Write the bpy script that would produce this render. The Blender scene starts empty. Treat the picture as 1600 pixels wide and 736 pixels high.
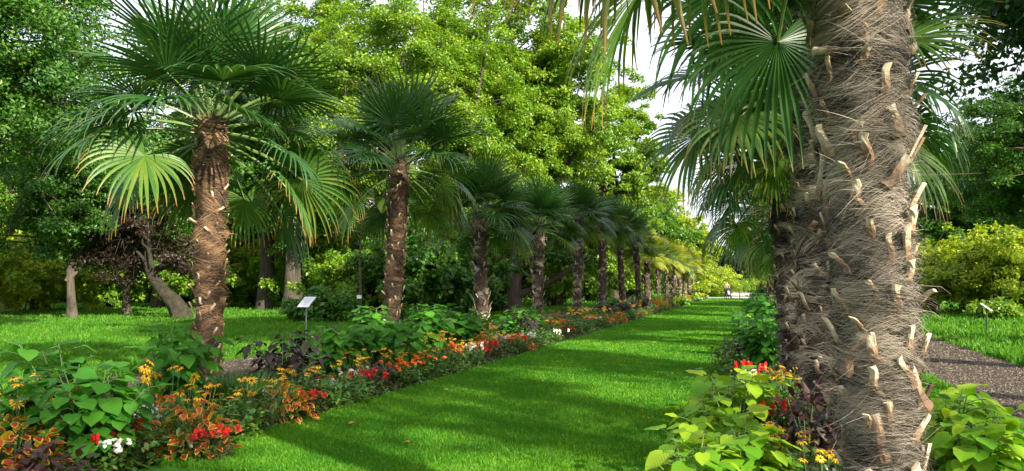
import bpy, math, random
import numpy as np
from mathutils import Vector

# ------------------------------------------------------------------ camera, sky, sun, exposure
S = bpy.context.scene
C = S.collection
R = math.radians
F = 1200.0                                   # focal length in pixels of the 1600 px wide photo
YAW = math.atan(385 / F); PITCH = math.atan(75 / F); EYE = 1.5
CT, ST = math.cos(YAW), math.sin(YAW)
cam_d = bpy.data.cameras.new('camera'); cam = bpy.data.objects.new('camera', cam_d); C.objects.link(cam)
cam_d.sensor_width = 36; cam_d.lens = 27; cam_d.clip_start = 0.05; cam_d.clip_end = 2000
cam.location = (0, 0, EYE); cam.rotation_euler = (R(90) + PITCH, 0, YAW)
S.camera = cam
SUN_DIR = Vector((0.86, -0.51, 0.0)).normalized(); SUN_EL = R(28)
W = bpy.data.worlds.new('World'); S.world = W; W.use_nodes = True
nt = W.node_tree; bg = nt.nodes['Background']
sky = nt.nodes.new('ShaderNodeTexSky'); sky.sky_type = 'NISHITA'; sky.sun_disc = False
sky.sun_elevation = SUN_EL; sky.sun_rotation = math.atan2(SUN_DIR.x, SUN_DIR.y)
sky.dust_density = 3.0; sky.air_density = 1.0; sky.ozone_density = 1.0
# thin bright veil of cloud over the blue
wtc = nt.nodes.new('ShaderNodeTexCoord'); wno = nt.nodes.new('ShaderNodeTexNoise'); wno.inputs['Scale'].default_value = 2.2; wno.inputs['Detail'].default_value = 5
nt.links.new(wtc.outputs['Generated'], wno.inputs[0])
wmr = nt.nodes.new('ShaderNodeMapRange'); wmr.inputs[1].default_value = 0.35; wmr.inputs[2].default_value = 0.7; wmr.inputs[3].default_value = 0.45; wmr.inputs[4].default_value = 0.85
nt.links.new(wno.outputs['Fac'], wmr.inputs[0])
wmx = nt.nodes.new('ShaderNodeMixRGB'); wmx.inputs[2].default_value = (6.4, 6.5, 6.6, 1)
nt.links.new(wmr.outputs[0], wmx.inputs[0]); nt.links.new(sky.outputs[0], wmx.inputs[1])
nt.links.new(wmx.outputs[0], bg.inputs[0]); bg.inputs[1].default_value = 0.105
sd = bpy.data.lights.new('sun', 'SUN'); sd.energy = 5.0; sd.angle = R(0.55); sd.color = (1, 0.92, 0.74)
so = bpy.data.objects.new('sun', sd); C.objects.link(so)
tosun = Vector((SUN_DIR.x * math.cos(SUN_EL), SUN_DIR.y * math.cos(SUN_EL), math.sin(SUN_EL)))
so.rotation_euler = tosun.to_track_quat('Z', 'Y').to_euler(); so.location = tosun * 60
S.view_settings.view_transform = 'Standard'; S.view_settings.look = 'None'
S.view_settings.gamma = 1; S.view_settings.use_curve_mapping = False
S.view_settings.exposure = 1.56
S.render.engine = 'CYCLES'
cy = S.cycles
cy.max_bounces = 6; cy.diffuse_bounces = 3; cy.glossy_bounces = 2; cy.transmission_bounces = 4; cy.transparent_max_bounces = 4
cy.sample_clamp_indirect = 6; cy.use_denoising = True; cy.caustics_reflective = False; cy.caustics_refractive = False

# ------------------------------------------------------------------ placing helpers
RV = np.array([CT, ST, 0.0]); FH = np.array([-ST, CT, 0.0])
cp, sp = math.cos(PITCH), math.sin(PITCH)
FW = FH * cp + np.array([0, 0, sp]); UP = -FH * sp + np.array([0, 0, cp])
def ray(px, py):
    v = FW * F + RV * (px - 800) + UP * (368 - py)
    return v / np.linalg.norm(v)
def ground(px, py, z=0.0):
    r = ray(px, py); k = (z - EYE) / r[2]
    return (r[0] * k, r[1] * k)
def at(px, d, py=443):
    """ground point at forward distance d whose column is px at row py"""
    r = ray(px, py); k = d / float(r @ FH)
    return (r[0] * k, r[1] * k)
def zat(px, py, d):
    r = ray(px, py); k = d / float(r @ FH)
    return EYE + r[2] * k
def dist(x, y): return x * FH[0] + y * FH[1]

# ------------------------------------------------------------------ materials
def mat(name):
    m = bpy.data.materials.new(name); m.use_nodes = True
    return m, m.node_tree, m.node_tree.nodes, m.node_tree.links, m.node_tree.nodes['Principled BSDF']
def ramp(nodes, cols):
    r = nodes.new('ShaderNodeValToRGB'); e = r.color_ramp.elements
    while len(e) < len(cols): e.new(0.5)
    for i, (p, c) in enumerate(cols):
        e[i].position = p; e[i].color = (*c, 1)
    return r
def leaf_mat(name, cols, trans=0.35, rough=0.45, tip=None, tip0=0.7, spec=0.4, tcol=1.6, veins=False):
    m, t, n, l, b = mat(name)
    a = n.new('ShaderNodeAttribute'); a.attribute_name = 'rnd'
    k = len(cols)
    r = ramp(n, [(i / (k - 1), c) for i, c in enumerate(cols)])
    l.new(a.outputs['Fac'], r.inputs[0]); col = r.outputs[0]
    if tip:
        a2 = n.new('ShaderNodeAttribute'); a2.attribute_name = 't'
        mr = n.new('ShaderNodeMapRange'); mr.inputs[1].default_value = tip0; mr.inputs[2].default_value = 1.0
        l.new(a2.outputs['Fac'], mr.inputs[0])
        mx = n.new('ShaderNodeMixRGB'); mx.inputs[2].default_value = (*tip, 1)
        l.new(mr.outputs[0], mx.inputs[0]); l.new(col, mx.inputs[1]); col = mx.outputs[0]
    if veins:
        a2 = n.new('ShaderNodeAttribute'); a2.attribute_name = 't'
        wv = n.new('ShaderNodeMath'); wv.operation = 'MULTIPLY'; wv.inputs[1].default_value = 50.0; l.new(a2.outputs['Fac'], wv.inputs[0])
        sn = n.new('ShaderNodeMath'); sn.operation = 'SINE'; l.new(wv.outputs[0], sn.inputs[0])
        mr = n.new('ShaderNodeMapRange'); mr.inputs[1].default_value = 0.6; mr.inputs[2].default_value = 1.0; mr.inputs[4].default_value = 0.16; l.new(sn.outputs[0], mr.inputs[0])
        mx = n.new('ShaderNodeMixRGB'); mx.inputs[2].default_value = (*[min(1, c * 1.5) for c in cols[-1]], 1); l.new(mr.outputs[0], mx.inputs[0]); l.new(col, mx.inputs[1]); col = mx.outputs[0]
        tc = n.new('ShaderNodeTexCoord'); no = n.new('ShaderNodeTexNoise'); no.inputs['Scale'].default_value = 14; no.inputs['Detail'].default_value = 4; l.new(tc.outputs['Object'], no.inputs[0])
        r2 = ramp(n, [(0.62, (0, 0, 0)), (0.72, (0.55, 0.55, 0.55))]); l.new(no.outputs['Fac'], r2.inputs[0])
        m2 = n.new('ShaderNodeMixRGB'); m2.inputs[2].default_value = (0.22, 0.2, 0.03, 1); l.new(r2.outputs[0], m2.inputs[0]); l.new(col, m2.inputs[1]); col = m2.outputs[0]
        bp = n.new('ShaderNodeBump'); bp.inputs['Strength'].default_value = 0.25; bp.inputs['Distance'].default_value = 0.003; bp.invert = True
        l.new(sn.outputs[0], bp.inputs['Height']); l.new(bp.outputs[0], b.inputs['Normal'])
    l.new(col, b.inputs['Base Color']); b.inputs['Roughness'].default_value = rough
    b.inputs['Specular IOR Level'].default_value = spec
    tr = n.new('ShaderNodeBsdfTranslucent')
    g = n.new('ShaderNodeMixRGB'); g.blend_type = 'MULTIPLY'; g.inputs[0].default_value = 1
    g.inputs[2].default_value = (tcol, tcol * 0.95, tcol * 0.35, 1)
    l.new(col, g.inputs[1]); l.new(g.outputs[0], tr.inputs[0])
    mix = n.new('ShaderNodeMixShader'); mix.inputs[0].default_value = trans
    l.new(b.outputs[0], mix.inputs[1]); l.new(tr.outputs[0], mix.inputs[2])
    l.new(mix.outputs[0], n['Material Output'].inputs[0])
    return m
def plain(name, col, rough=0.6, metal=0.0, var=0.25, scale=8.0, bump=0.0, stretch=(1, 1, 1), rnd=False):
    m, t, n, l, b = mat(name)
    tc = n.new('ShaderNodeTexCoord'); mp = n.new('ShaderNodeMapping'); mp.inputs['Scale'].default_value = stretch
    l.new(tc.outputs['Object'], mp.inputs[0])
    no = n.new('ShaderNodeTexNoise'); no.inputs['Scale'].default_value = scale; no.inputs['Detail'].default_value = 6
    l.new(mp.outputs[0], no.inputs[0])
    src = no.outputs['Fac']
    if rnd:
        a = n.new('ShaderNodeAttribute'); a.attribute_name = 'rnd'
        ad = n.new('ShaderNodeMath'); ad.operation = 'ADD'; ad.use_clamp = True
        sb = n.new('ShaderNodeMath'); sb.operation = 'MULTIPLY_ADD'; sb.inputs[1].default_value = 1.0; sb.inputs[2].default_value = -0.5
        l.new(a.outputs['Fac'], sb.inputs[0]); l.new(no.outputs['Fac'], ad.inputs[0]); l.new(sb.outputs[0], ad.inputs[1]); src = ad.outputs[0]
    r = ramp(n, [(0.25, tuple(c * (1 - var) for c in col)), (0.75, tuple(min(1, c * (1 + var)) for c in col))])
    l.new(src, r.inputs[0]); l.new(r.outputs[0], b.inputs['Base Color'])
    b.inputs['Roughness'].default_value = rough; b.inputs['Metallic'].default_value = metal
    if bump:
        bp = n.new('ShaderNodeBump'); bp.inputs['Strength'].default_value = bump; bp.inputs['Distance'].default_value = 0.03
        l.new(no.outputs['Fac'], bp.inputs['Height']); l.new(bp.outputs[0], b.inputs['Normal'])
    return m
def ground_mat(name, c1, c2, c3, s_big, s_small, bump, rough=0.9, dist_=0.03):
    m, t, n, l, b = mat(name)
    tc = n.new('ShaderNodeTexCoord')
    n1 = n.new('ShaderNodeTexNoise'); n1.inputs['Scale'].default_value = s_big; n1.inputs['Detail'].default_value = 5
    n2 = n.new('ShaderNodeTexNoise'); n2.inputs['Scale'].default_value = s_small; n2.inputs['Detail'].default_value = 8
    n2.inputs['Roughness'].default_value = 0.75
    for q in (n1, n2): l.new(tc.outputs['Object'], q.inputs[0])
    r1 = ramp(n, [(0.35, c1), (0.65, c2)]); l.new(n1.outputs['Fac'], r1.inputs[0])
    r2 = ramp(n, [(0.4, (0, 0, 0)), (0.72, (1, 1, 1))]); l.new(n2.outputs['Fac'], r2.inputs[0])
    mx = n.new('ShaderNodeMixRGB'); mx.inputs[2].default_value = (*c3, 1)
    l.new(r2.outputs[0], mx.inputs[0]); l.new(r1.outputs[0], mx.inputs[1]); l.new(mx.outputs[0], b.inputs['Base Color'])
    b.inputs['Roughness'].default_value = rough; b.inputs['Specular IOR Level'].default_value = 0.2
    bp = n.new('ShaderNodeBump'); bp.inputs['Strength'].default_value = bump; bp.inputs['Distance'].default_value = dist_
    l.new(n2.outputs['Fac'], bp.inputs['Height']); l.new(bp.outputs[0], b.inputs['Normal'])
    return m

M = {}
M['lawn'] = ground_mat('lawn', (0.03, 0.13, 0.006), (0.045, 0.17, 0.008), (0.02, 0.08, 0.006), 0.9, 60, 0.6)
M['meadow'] = ground_mat('meadow', (0.035, 0.13, 0.008), (0.07, 0.19, 0.012), (0.02, 0.08, 0.006), 0.5, 25, 0.9)
M['soil'] = ground_mat('soil', (0.035, 0.022, 0.014), (0.06, 0.04, 0.026), (0.015, 0.01, 0.007), 3, 40, 1.0)
M['gravel_dark'] = ground_mat('gravel_dark', (0.022, 0.018, 0.014), (0.05, 0.041, 0.033), (0.11, 0.092, 0.075), 1.6, 45, 1.0)
M['gravel_pale'] = ground_mat('gravel_pale', (0.42, 0.37, 0.33), (0.52, 0.47, 0.42), (0.36, 0.32, 0.29), 0.6, 40, 0.6)
M['lawn_blade'] = leaf_mat('lawn_blade', [(0.030, 0.14, 0.007), (0.062, 0.215, 0.010), (0.18, 0.33, 0.018)], 0.4, 0.5, spec=0.25)
M['meadow_blade'] = leaf_mat('meadow_blade', [(0.03, 0.13, 0.006), (0.06, 0.19, 0.01), (0.15, 0.28, 0.02)], 0.4, 0.5, spec=0.25)
M['frond'] = leaf_mat('frond', [(0.014, 0.060, 0.014), (0.024, 0.082, 0.016), (0.045, 0.12, 0.022)], 0.28, 0.38, tip=(0.22, 0.2, 0.05), tip0=0.9, spec=0.5)
M['frond_old'] = leaf_mat('frond_old', [(0.04, 0.12, 0.02), (0.07, 0.16, 0.025), (0.15, 0.21, 0.03)], 0.38, 0.45, tip=(0.36, 0.19, 0.05), tip0=0.78, spec=0.35)
M['frond_gold'] = leaf_mat('frond_gold', [(0.09, 0.2, 0.02), (0.20, 0.28, 0.025), (0.36, 0.32, 0.035)], 0.38, 0.45, tip=(0.5, 0.30, 0.05), tip0=0.72, spec=0.35)  # yellow of old leaves plus sunlight, both put into the far palms' colour
M['petiole'] = plain('petiole', (0.09, 0.15, 0.035), 0.5, var=0.3)
M['fibre_core'] = plain('fibre_core', (0.045, 0.030, 0.020), 0.95, var=0.7, scale=14, bump=1.0, stretch=(1, 1, 4))
M['fibre'] = plain('fibre', (0.21, 0.178, 0.145), 0.85, var=1.0, scale=4, rnd=True)
M['fibre_red'] = plain('fibre_red', (0.20, 0.118, 0.068), 0.85, var=0.7, scale=3, rnd=True)
M['stub'] = plain('stub', (0.31, 0.22, 0.14), 0.7, var=0.75, scale=20, bump=0.4, stretch=(1, 1, 0.25), rnd=True)
_r = [x for x in M['stub'].node_tree.nodes if x.type == 'VALTORGB'][0].color_ramp.elements
_r[0].color = (0.12, 0.068, 0.038, 1); _r[1].color = (0.48, 0.40, 0.29, 1); _e = _r.new(0.5); _e.color = (0.27, 0.17, 0.10, 1)
M['stub_cut'] = plain('stub_cut', (0.50, 0.41, 0.29), 0.7, var=0.2, scale=60)
M['bark'] = plain('bark', (0.05, 0.038, 0.028), 0.95, var=0.6, scale=9, bump=1.0, stretch=(1, 1, 0.2))
M['bark_pale'] = plain('bark_pale', (0.065, 0.052, 0.038), 0.95, var=0.5, scale=9, bump=1.0, stretch=(1, 1, 0.25))
M['bark_moss'] = plain('bark_moss', (0.022, 0.018, 0.009), 0.95, var=0.9, scale=5, bump=1.0)
M['dark_wood_mass'] = plain('dark_wood_mass', (0.015, 0.02, 0.01), 1.0)
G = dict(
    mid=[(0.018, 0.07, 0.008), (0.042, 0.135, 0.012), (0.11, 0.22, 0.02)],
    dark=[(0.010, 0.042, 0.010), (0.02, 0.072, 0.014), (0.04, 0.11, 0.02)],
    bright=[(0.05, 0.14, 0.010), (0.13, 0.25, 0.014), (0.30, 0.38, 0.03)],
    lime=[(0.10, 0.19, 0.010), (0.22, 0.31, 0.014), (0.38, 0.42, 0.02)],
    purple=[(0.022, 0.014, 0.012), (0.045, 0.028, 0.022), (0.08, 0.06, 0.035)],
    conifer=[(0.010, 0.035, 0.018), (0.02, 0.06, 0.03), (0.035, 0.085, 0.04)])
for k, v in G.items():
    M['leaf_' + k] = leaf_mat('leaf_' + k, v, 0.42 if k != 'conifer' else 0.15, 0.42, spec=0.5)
M['heart'] = leaf_mat('heart', [(0.025, 0.12, 0.012), (0.045, 0.19, 0.018), (0.08, 0.26, 0.022)], 0.35, 0.55, spec=0.2, veins=True)
M['heart_lime'] = leaf_mat('heart_lime', [(0.07, 0.22, 0.012), (0.16, 0.32, 0.015), (0.28, 0.40, 0.02)], 0.4, 0.5, spec=0.2, veins=True)
M['dark_leaf'] = leaf_mat('dark_leaf', [(0.014, 0.008, 0.014), (0.026, 0.012, 0.022), (0.035, 0.03, 0.018)], 0.15, 0.5)
M['maroon_leaf'] = leaf_mat('maroon_leaf', [(0.03, 0.008, 0.012), (0.06, 0.015, 0.02), (0.04, 0.04, 0.015)], 0.15, 0.5)
M['coleus_red'] = leaf_mat('coleus_red', [(0.20, 0.012, 0.008), (0.34, 0.03, 0.01), (0.42, 0.08, 0.012)], 0.3, 0.5, tcol=1.2)
M['coleus_edge'] = leaf_mat('coleus_edge', [(0.6, 0.42, 0.03), (0.68, 0.52, 0.06), (0.62, 0.32, 0.03)], 0.3, 0.5, tcol=1.2)
M['small_leaf'] = leaf_mat('small_leaf', [(0.025, 0.085, 0.012), (0.055, 0.15, 0.018), (0.13, 0.17, 0.03)], 0.25, 0.5)
M['bronze_leaf'] = leaf_mat('bronze_leaf', [(0.05, 0.02, 0.012), (0.05, 0.06, 0.015), (0.03, 0.08, 0.012)], 0.25, 0.4)
M['grass_clump'] = leaf_mat('grass_clump', [(0.02, 0.08, 0.01), (0.04, 0.14, 0.015), (0.08, 0.2, 0.025)], 0.25, 0.4)
M['stem'] = plain('stem', (0.07, 0.13, 0.03), 0.6)
def petal_mat(name, c1, c2): return leaf_mat(name, [c1, c2], 0.25, 0.5, tcol=1.1)
M['petal_yellow'] = petal_mat('petal_yellow', (0.75, 0.36, 0.008), (0.82, 0.50, 0.01))
M['petal_red'] = petal_mat('petal_red', (0.6, 0.015, 0.012), (0.72, 0.04, 0.03))
M['petal_orange'] = petal_mat('petal_orange', (0.7, 0.10, 0.02), (0.75, 0.2, 0.02))
M['petal_white'] = petal_mat('petal_white', (0.75, 0.75, 0.75), (0.8, 0.8, 0.78))
M['cone_dark'] = plain('cone_dark', (0.05, 0.02, 0.012), 0.8)
M['sign_plate'] = plain('sign_plate', (0.62, 0.62, 0.66), 0.35, var=0.06, scale=3)
M['sign_print'] = plain('sign_print', (0.30, 0.30, 0.36), 0.6)
M['post_grey'] = plain('post_grey', (0.22, 0.24, 0.24), 0.45, metal=0.6, var=0.1)
M['post_dark'] = plain('post_dark', (0.04, 0.05, 0.04), 0.45, var=0.1)
M['black_cloth'] = plain('black_cloth', (0.015, 0.015, 0.02), 0.8)
M['lilac_cloth'] = plain('lilac_cloth', (0.45, 0.38, 0.6), 0.8)
M['tyre'] = plain('tyre', (0.02, 0.02, 0.02), 0.7)
M['metal'] = plain('metal', (0.5, 0.5, 0.5), 0.3, metal=1.0, var=0.1)
M['skin'] = plain('skin', (0.55, 0.33, 0.24), 0.6, var=0.08)
M['hair'] = plain('hair', (0.03, 0.02, 0.015), 0.6)
M['cream_cloth'] = plain('cream_cloth', (0.20, 0.165, 0.13), 0.85, var=0.1)
M['jeans'] = plain('jeans', (0.05, 0.06, 0.10), 0.85, var=0.2)
M['stone'] = plain('stone', (0.34, 0.30, 0.24), 0.9, var=0.3, scale=6, bump=0.6)
M['tag_white'] = plain('tag_white', (0.7, 0.7, 0.68), 0.5, var=0.05)
M['autumn_leaf'] = leaf_mat('autumn_leaf', [(0.3, 0.14, 0.03), (0.4, 0.25, 0.06)], 0.2, 0.6)

# ------------------------------------------------------------------ mesh helpers
class MB:
    """collects quad/tri geometry as numpy blocks and links it as ONE mesh object"""
    def __init__(s): s.v = []; s.q = []; s.tr = []; s.n = 0; s.rq = []; s.rt = []; s.mq = []; s.mt = []; s.t = []
    def add(s, V, Q, rnd=None, t=None, mi=0):
        V = np.asarray(V, float).reshape(-1, 3); Q = np.asarray(Q, int)
        s.v.append(V); s.t.append(np.zeros(len(V)) if t is None else np.asarray(t, float).ravel())
        r = np.full(len(Q), 0.5) if rnd is None else np.broadcast_to(np.asarray(rnd, float), (len(Q),))
        if Q.shape[1] == 4: s.q.append(Q + s.n); s.rq.append(r); s.mq.append(np.broadcast_to(mi, (len(Q),)))
        else: s.tr.append(Q + s.n); s.rt.append(r); s.mt.append(np.broadcast_to(mi, (len(Q),)))
        s.n += len(V)
    def mesh(s, name, mats, smooth=False):
        V = np.concatenate(s.v); me = bpy.data.meshes.new(name)
        Q = np.concatenate(s.q) if s.q else np.zeros((0, 4), int); T = np.concatenate(s.tr) if s.tr else np.zeros((0, 3), int)
        me.vertices.add(len(V)); me.vertices.foreach_set('co', V.astype(np.float32).ravel())
        me.loops.add(Q.size + T.size); me.loops.foreach_set('vertex_index', np.concatenate([Q.ravel(), T.ravel()]).astype(np.int32))
        me.polygons.add(len(Q) + len(T))
        st = np.concatenate([np.arange(len(Q)) * 4, Q.size + np.arange(len(T)) * 3]).astype(np.int32)
        me.polygons.foreach_set('loop_start', st)
        me.polygons.foreach_set('material_index', np.concatenate(s.mq + s.mt).astype(np.int32))
        me.polygons.foreach_set('use_smooth', np.full(len(st), smooth))
        me.update(calc_edges=True)
        a = me.attributes.new('rnd', 'FLOAT', 'FACE'); a.data.foreach_set('value', np.concatenate(s.rq + s.rt).astype(np.float32))
        a = me.attributes.new('t', 'FLOAT', 'POINT'); a.data.foreach_set('value', np.concatenate(s.t).astype(np.float32))
        for m in (mats if isinstance(mats, (list, tuple)) else [mats]): me.materials.append(m)
        return me
    def obj(s, name, mats, parent=None, smooth=False):
        return mkobj(name, s.mesh(name, mats, smooth), parent)
def mkobj(name, me, parent=None, loc=None, rot=None, sc=None):
    o = bpy.data.objects.new(name, me); C.objects.link(o)
    if parent: o.parent = parent
    if loc is not None: o.location = loc
    if rot is not None: o.rotation_euler = rot
    if sc is not None: o.scale = (sc, sc, sc) if not hasattr(sc, '__len__') else sc
    return o
def tag(o, label=None, cat=None, group=None, kind=None):
    if label: o['label'] = label
    if cat: o['category'] = cat
    if group: o['group'] = group
    if kind: o['kind'] = kind
    return o
def thing(name, loc, label, cat, group=None, rz=0, sc=1):
    o = mkobj(name, None, None, loc, (0, 0, rz), sc); o.empty_display_size = 0.2
    return tag(o, label, cat, group)
def norm(a): return a / np.maximum(np.linalg.norm(a, axis=-1, keepdims=True), 1e-9)
def tube(mb, P, rad, n=8, rnd=None, mi=0, cap=True, jit=0, rg=None):
    P = np.asarray(P, float); k = len(P); rad = np.broadcast_to(rad, (k,))
    T = norm(np.gradient(P, axis=0)); ref = np.array([0, 0, 1.0]) if abs(T[0, 2]) < 0.9 else np.array([1.0, 0, 0])
    A = norm(np.cross(T, ref)); B = np.cross(T, A); a = np.arange(n) * 2 * np.pi / n
    rr = rad[:, None] * (1 + (jit * (rg.random((k, n)) - 0.5) if jit else 0)) * np.ones((k, n))
    V = P[:, None] + rr[..., None] * (A[:, None] * np.cos(a)[None, :, None] + B[:, None] * np.sin(a)[None, :, None])
    i = np.arange(k - 1)[:, None] * n; j = np.arange(n)[None]; j2 = (j + 1) % n
    Q = np.stack([i + j, i + j2, i + n + j2, i + n + j], -1).reshape(-1, 4)
    mb.add(V, Q, rnd, mi=mi)
    if cap:
        for e, o_ in ((0, -1), (k - 1, 1)):
            mb.add(np.vstack([V[e], P[e]]), [[(q + 1) % n, q, n] if o_ < 0 else [q, (q + 1) % n, n] for q in range(n)], rnd, mi=mi)
def box(mb, c, s, mi=0, R3=None):
    c = np.array(c, float); s = np.array(s, float) / 2
    V = np.array([[x, y, z] for z in (-1, 1) for x, y in ((-1, -1), (1, -1), (1, 1), (-1, 1))]) * s
    if R3 is not None: V = V @ np.array(R3).T
    mb.add(V + c, [[3, 2, 1, 0], [4, 5, 6, 7], [0, 1, 5, 4], [1, 2, 6, 5], [2, 3, 7, 6], [3, 0, 4, 7]], mi=mi)
def sheet(name, pts, z, m, kind='structure', sub=None):
    me = bpy.data.meshes.new(name); me.from_pydata([(x, y, z) for x, y in pts], [], [list(range(len(pts)))]); me.materials.append(m)
    return tag(mkobj(name, me), kind=kind)
def leaf_quads(mb, P, Nn, L, Wd, rg, mi=0, rnd=None, fold=0.25, droop=0.25):
    """one folded four-point leaf per point"""
    k = len(P); D = norm(np.cross(Nn, rg.normal(size=(k, 3)))); D[:, 2] -= droop; D = norm(D)
    Sd = norm(np.cross(Nn, D)); N2 = np.cross(D, Sd); L = L[:, None]; Wd = Wd[:, None]
    V = np.stack([P, P + D * L * 0.45 + Sd * Wd + N2 * Wd * fold, P + D * L, P + D * L * 0.45 - Sd * Wd + N2 * Wd * fold], 1)
    mb.add(V, np.arange(4 * k).reshape(k, 4), rg.random(k) if rnd is None else rnd, mi=mi)

# ------------------------------------------------------------------ the ground
XE, XP = -4.76, -7.3        # left edge of the lawn, left row of palms
RE = -0.42                  # right edge of the lawn
YEND = 80.0
g = sheet('ground', [(-300, -60), (300, -60), (300, 400), (-300, 400)], 0, M['meadow'])
def strip(x0, x1, y0, y1, wob, rg, n=120):
    ys = np.linspace(y0, y1, n); a = [(x0 + rg.normal() * wob, y) for y in ys]; b = [(x1 + rg.normal() * wob, y) for y in ys[::-1]]
    return a + b
rg0 = np.random.default_rng(5)
def strip_obj(name, x0, x1, y0, y1, wob, z, m, n=160):
    ys = np.linspace(y0, y1, n); mb = MB()
    A = np.stack([x0 + rg0.normal(size=n) * wob, ys, np.full(n, z)], 1); B = np.stack([x1 + rg0.normal(size=n) * wob, ys, np.full(n, z)], 1)
    i = np.arange(n - 1); mb.add(np.vstack([A, B]), np.stack([i, i + n, i + n + 1, i + 1], 1))
    return tag(mb.obj(name, m), kind='structure')
strip_obj('lawn', XE, RE, -8, YEND, 0.02, 0.012, M['lawn'])
strip_obj('flower_bed_soil', -8.35, XE - 0.02, -8, YEND - 1, 0.05, 0.022, M['soil'])
strip_obj('flower_bed_soil', RE + 0.02, 1.35, -8, YEND - 1, 0.04, 0.024, M['soil'])
strip_obj('gravel_path', -9.85, -8.45, -8, YEND, 0.04, 0.008, M['gravel_dark'])
strip_obj('gravel_path', 2.55, 4.5, -8, YEND, 0.05, 0.008, M['gravel_dark'])
sheet('cross_path', [(-9.8, YEND + 0.1), (4.5, YEND + 0.1), (4.5, YEND + 5), (-9.8, YEND + 5)], 0.016, M['gravel_pale'])
sheet('main_path', [(-3.6, YEND + 4.9), (1.2, YEND + 4.9), (1.6, YEND + 70), (-4.2, YEND + 70)], 0.020, M['gravel_pale'])

def blades(name, N, xr, yr, h, w0, m, seed, dens, label, lean=0.5, tuft=0):
    """grass blades, finer close to the camera"""
    rg = np.random.default_rng(seed)
    u = rg.random(N); y = 1 / (1 / yr[0] - u * (1 / yr[0] - 1 / yr[1]))      # density falls with the distance squared
    x0, x1 = xr(y); x = x0 + rg.random(N) * (x1 - x0)
    if tuft:
        k = np.floor(x / tuft); j = np.floor(y / tuft); s = np.sin(k * 12.9898 + j * 78.233) * 43758.5453; s -= np.floor(s)
        h = h * (0.5 + 1.0 * s)
    a = rg.random(N) * 2 * np.pi; W_ = w0 * np.maximum(y, 6) / 6; H = h * (0.6 + 0.7 * rg.random(N)) * (1 + np.maximum(y - 15, 0) * 0.006)
    P = np.stack([x, y, np.full(N, 0.012)], 1); Sd = np.stack([np.cos(a), np.sin(a), 0 * a], 1) * (W_ / 2)[:, None]
    b = rg.random(N) * 2 * np.pi; Lx = np.stack([np.cos(b), np.sin(b), 0 * b], 1) * (H * lean * (0.3 + rg.random(N)))[:, None]
    Z = np.array([0, 0, 1.0]) * H[:, None]
    V = np.stack([P - Sd, P + Sd, P + Sd * 0.7 + Z * 0.6 + Lx * 0.4, P + Z + Lx], 1)
    pat = 0.5 * np.sin(x * 2.1 + 1.3 * np.sin(y * 1.7)) * np.sin(y * 1.3 + 1.1 * np.sin(x * 1.9)) + 0.3 * np.sin(x * 5.3 + y * 4.1) * np.sin(y * 6.7 - x * 2)
    mb = MB(); mb.add(V, np.arange(4 * N).reshape(N, 4), np.clip(rg.normal(0.42, 0.24, N) + 0.28 * pat, 0, 1))
    return tag(mb.obj(name, m), label, 'grass', kind='stuff')
blades('lawn_grass', 300000, lambda y: (XE + 0 * y, RE + 0 * y), (5.2, 79.5), 0.042, 0.0085, M['lawn_blade'], 1, 0, 'short mown green grass of the lawn between the two beds')
blades('meadow_grass', 190000, lambda y: (-9.95 - 0.9 * y, -9.9 + 0 * y), (8, 70), 0.085, 0.011, M['meadow_blade'], 2, 0, 'long bright meadow grass beyond the left gravel path', tuft=0.35)
blades('verge_grass', 60000, lambda y: (4.5 + 0 * y, 5.5 + 0.25 * y), (12, 70), 0.11, 0.014, M['meadow_blade'], 3, 0, 'long sunlit grass beyond the right gravel path', tuft=0.4)
blades('verge_grass', 40000, lambda y: (1.3 + 0 * y, 2.6 + 0 * y), (5, 50), 0.06, 0.008, M['lawn_blade'], 4, 0, 'narrow strip of short grass between the right bed and the gravel path')

def pebbles(name, x0, x1, y0, y1, n, m, seed, label):
    rg = np.random.default_rng(seed); u = rg.random(n); y = 1 / (1 / y0 - u * (1 / y0 - 1 / y1)); x = rg.uniform(x0, x1, n)
    s_ = 0.012 * rg.uniform(0.5, 1.6, n) * np.maximum(1, y / 12); a = rg.random(n) * 6.28
    base = np.array([[1, 0, 0], [0.2, 0.8, 0], [-0.9, 0.4, 0], [-0.6, -0.7, 0], [0.5, -0.8, 0], [0.05, 0, 0.7]]); V = base[None] * s_[:, None, None] * rg.uniform(0.7, 1.3, (n, 6, 1))
    c, q = np.cos(a)[:, None], np.sin(a)[:, None]; V = np.stack([V[..., 0] * c - V[..., 1] * q + x[:, None], V[..., 0] * q + V[..., 1] * c + y[:, None], V[..., 2] + 0.009], -1)
    T3 = np.array([[0, 1, 5], [1, 2, 5], [2, 3, 5], [3, 4, 5], [4, 0, 5]]); mb = MB(); mb.add(V, (np.arange(n)[:, None, None] * 6 + T3[None]).reshape(-1, 3), np.repeat(rg.random(n), 5))
    return tag(mb.obj(name, m), label, 'gravel', kind='stuff')
M['pebble'] = leaf_mat('pebble', [(0.02, 0.016, 0.012), (0.07, 0.055, 0.042), (0.20, 0.16, 0.12)], 0.0, 0.9, spec=0.2)
pebbles('gravel', 2.55, 4.5, 6, 60, 26000, M['pebble'], 61, 'loose grey-brown gravel on the right path')
pebbles('gravel', -9.85, -8.45, 6, 40, 9000, M['pebble'], 62, 'loose grey-brown gravel on the left path')

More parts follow.
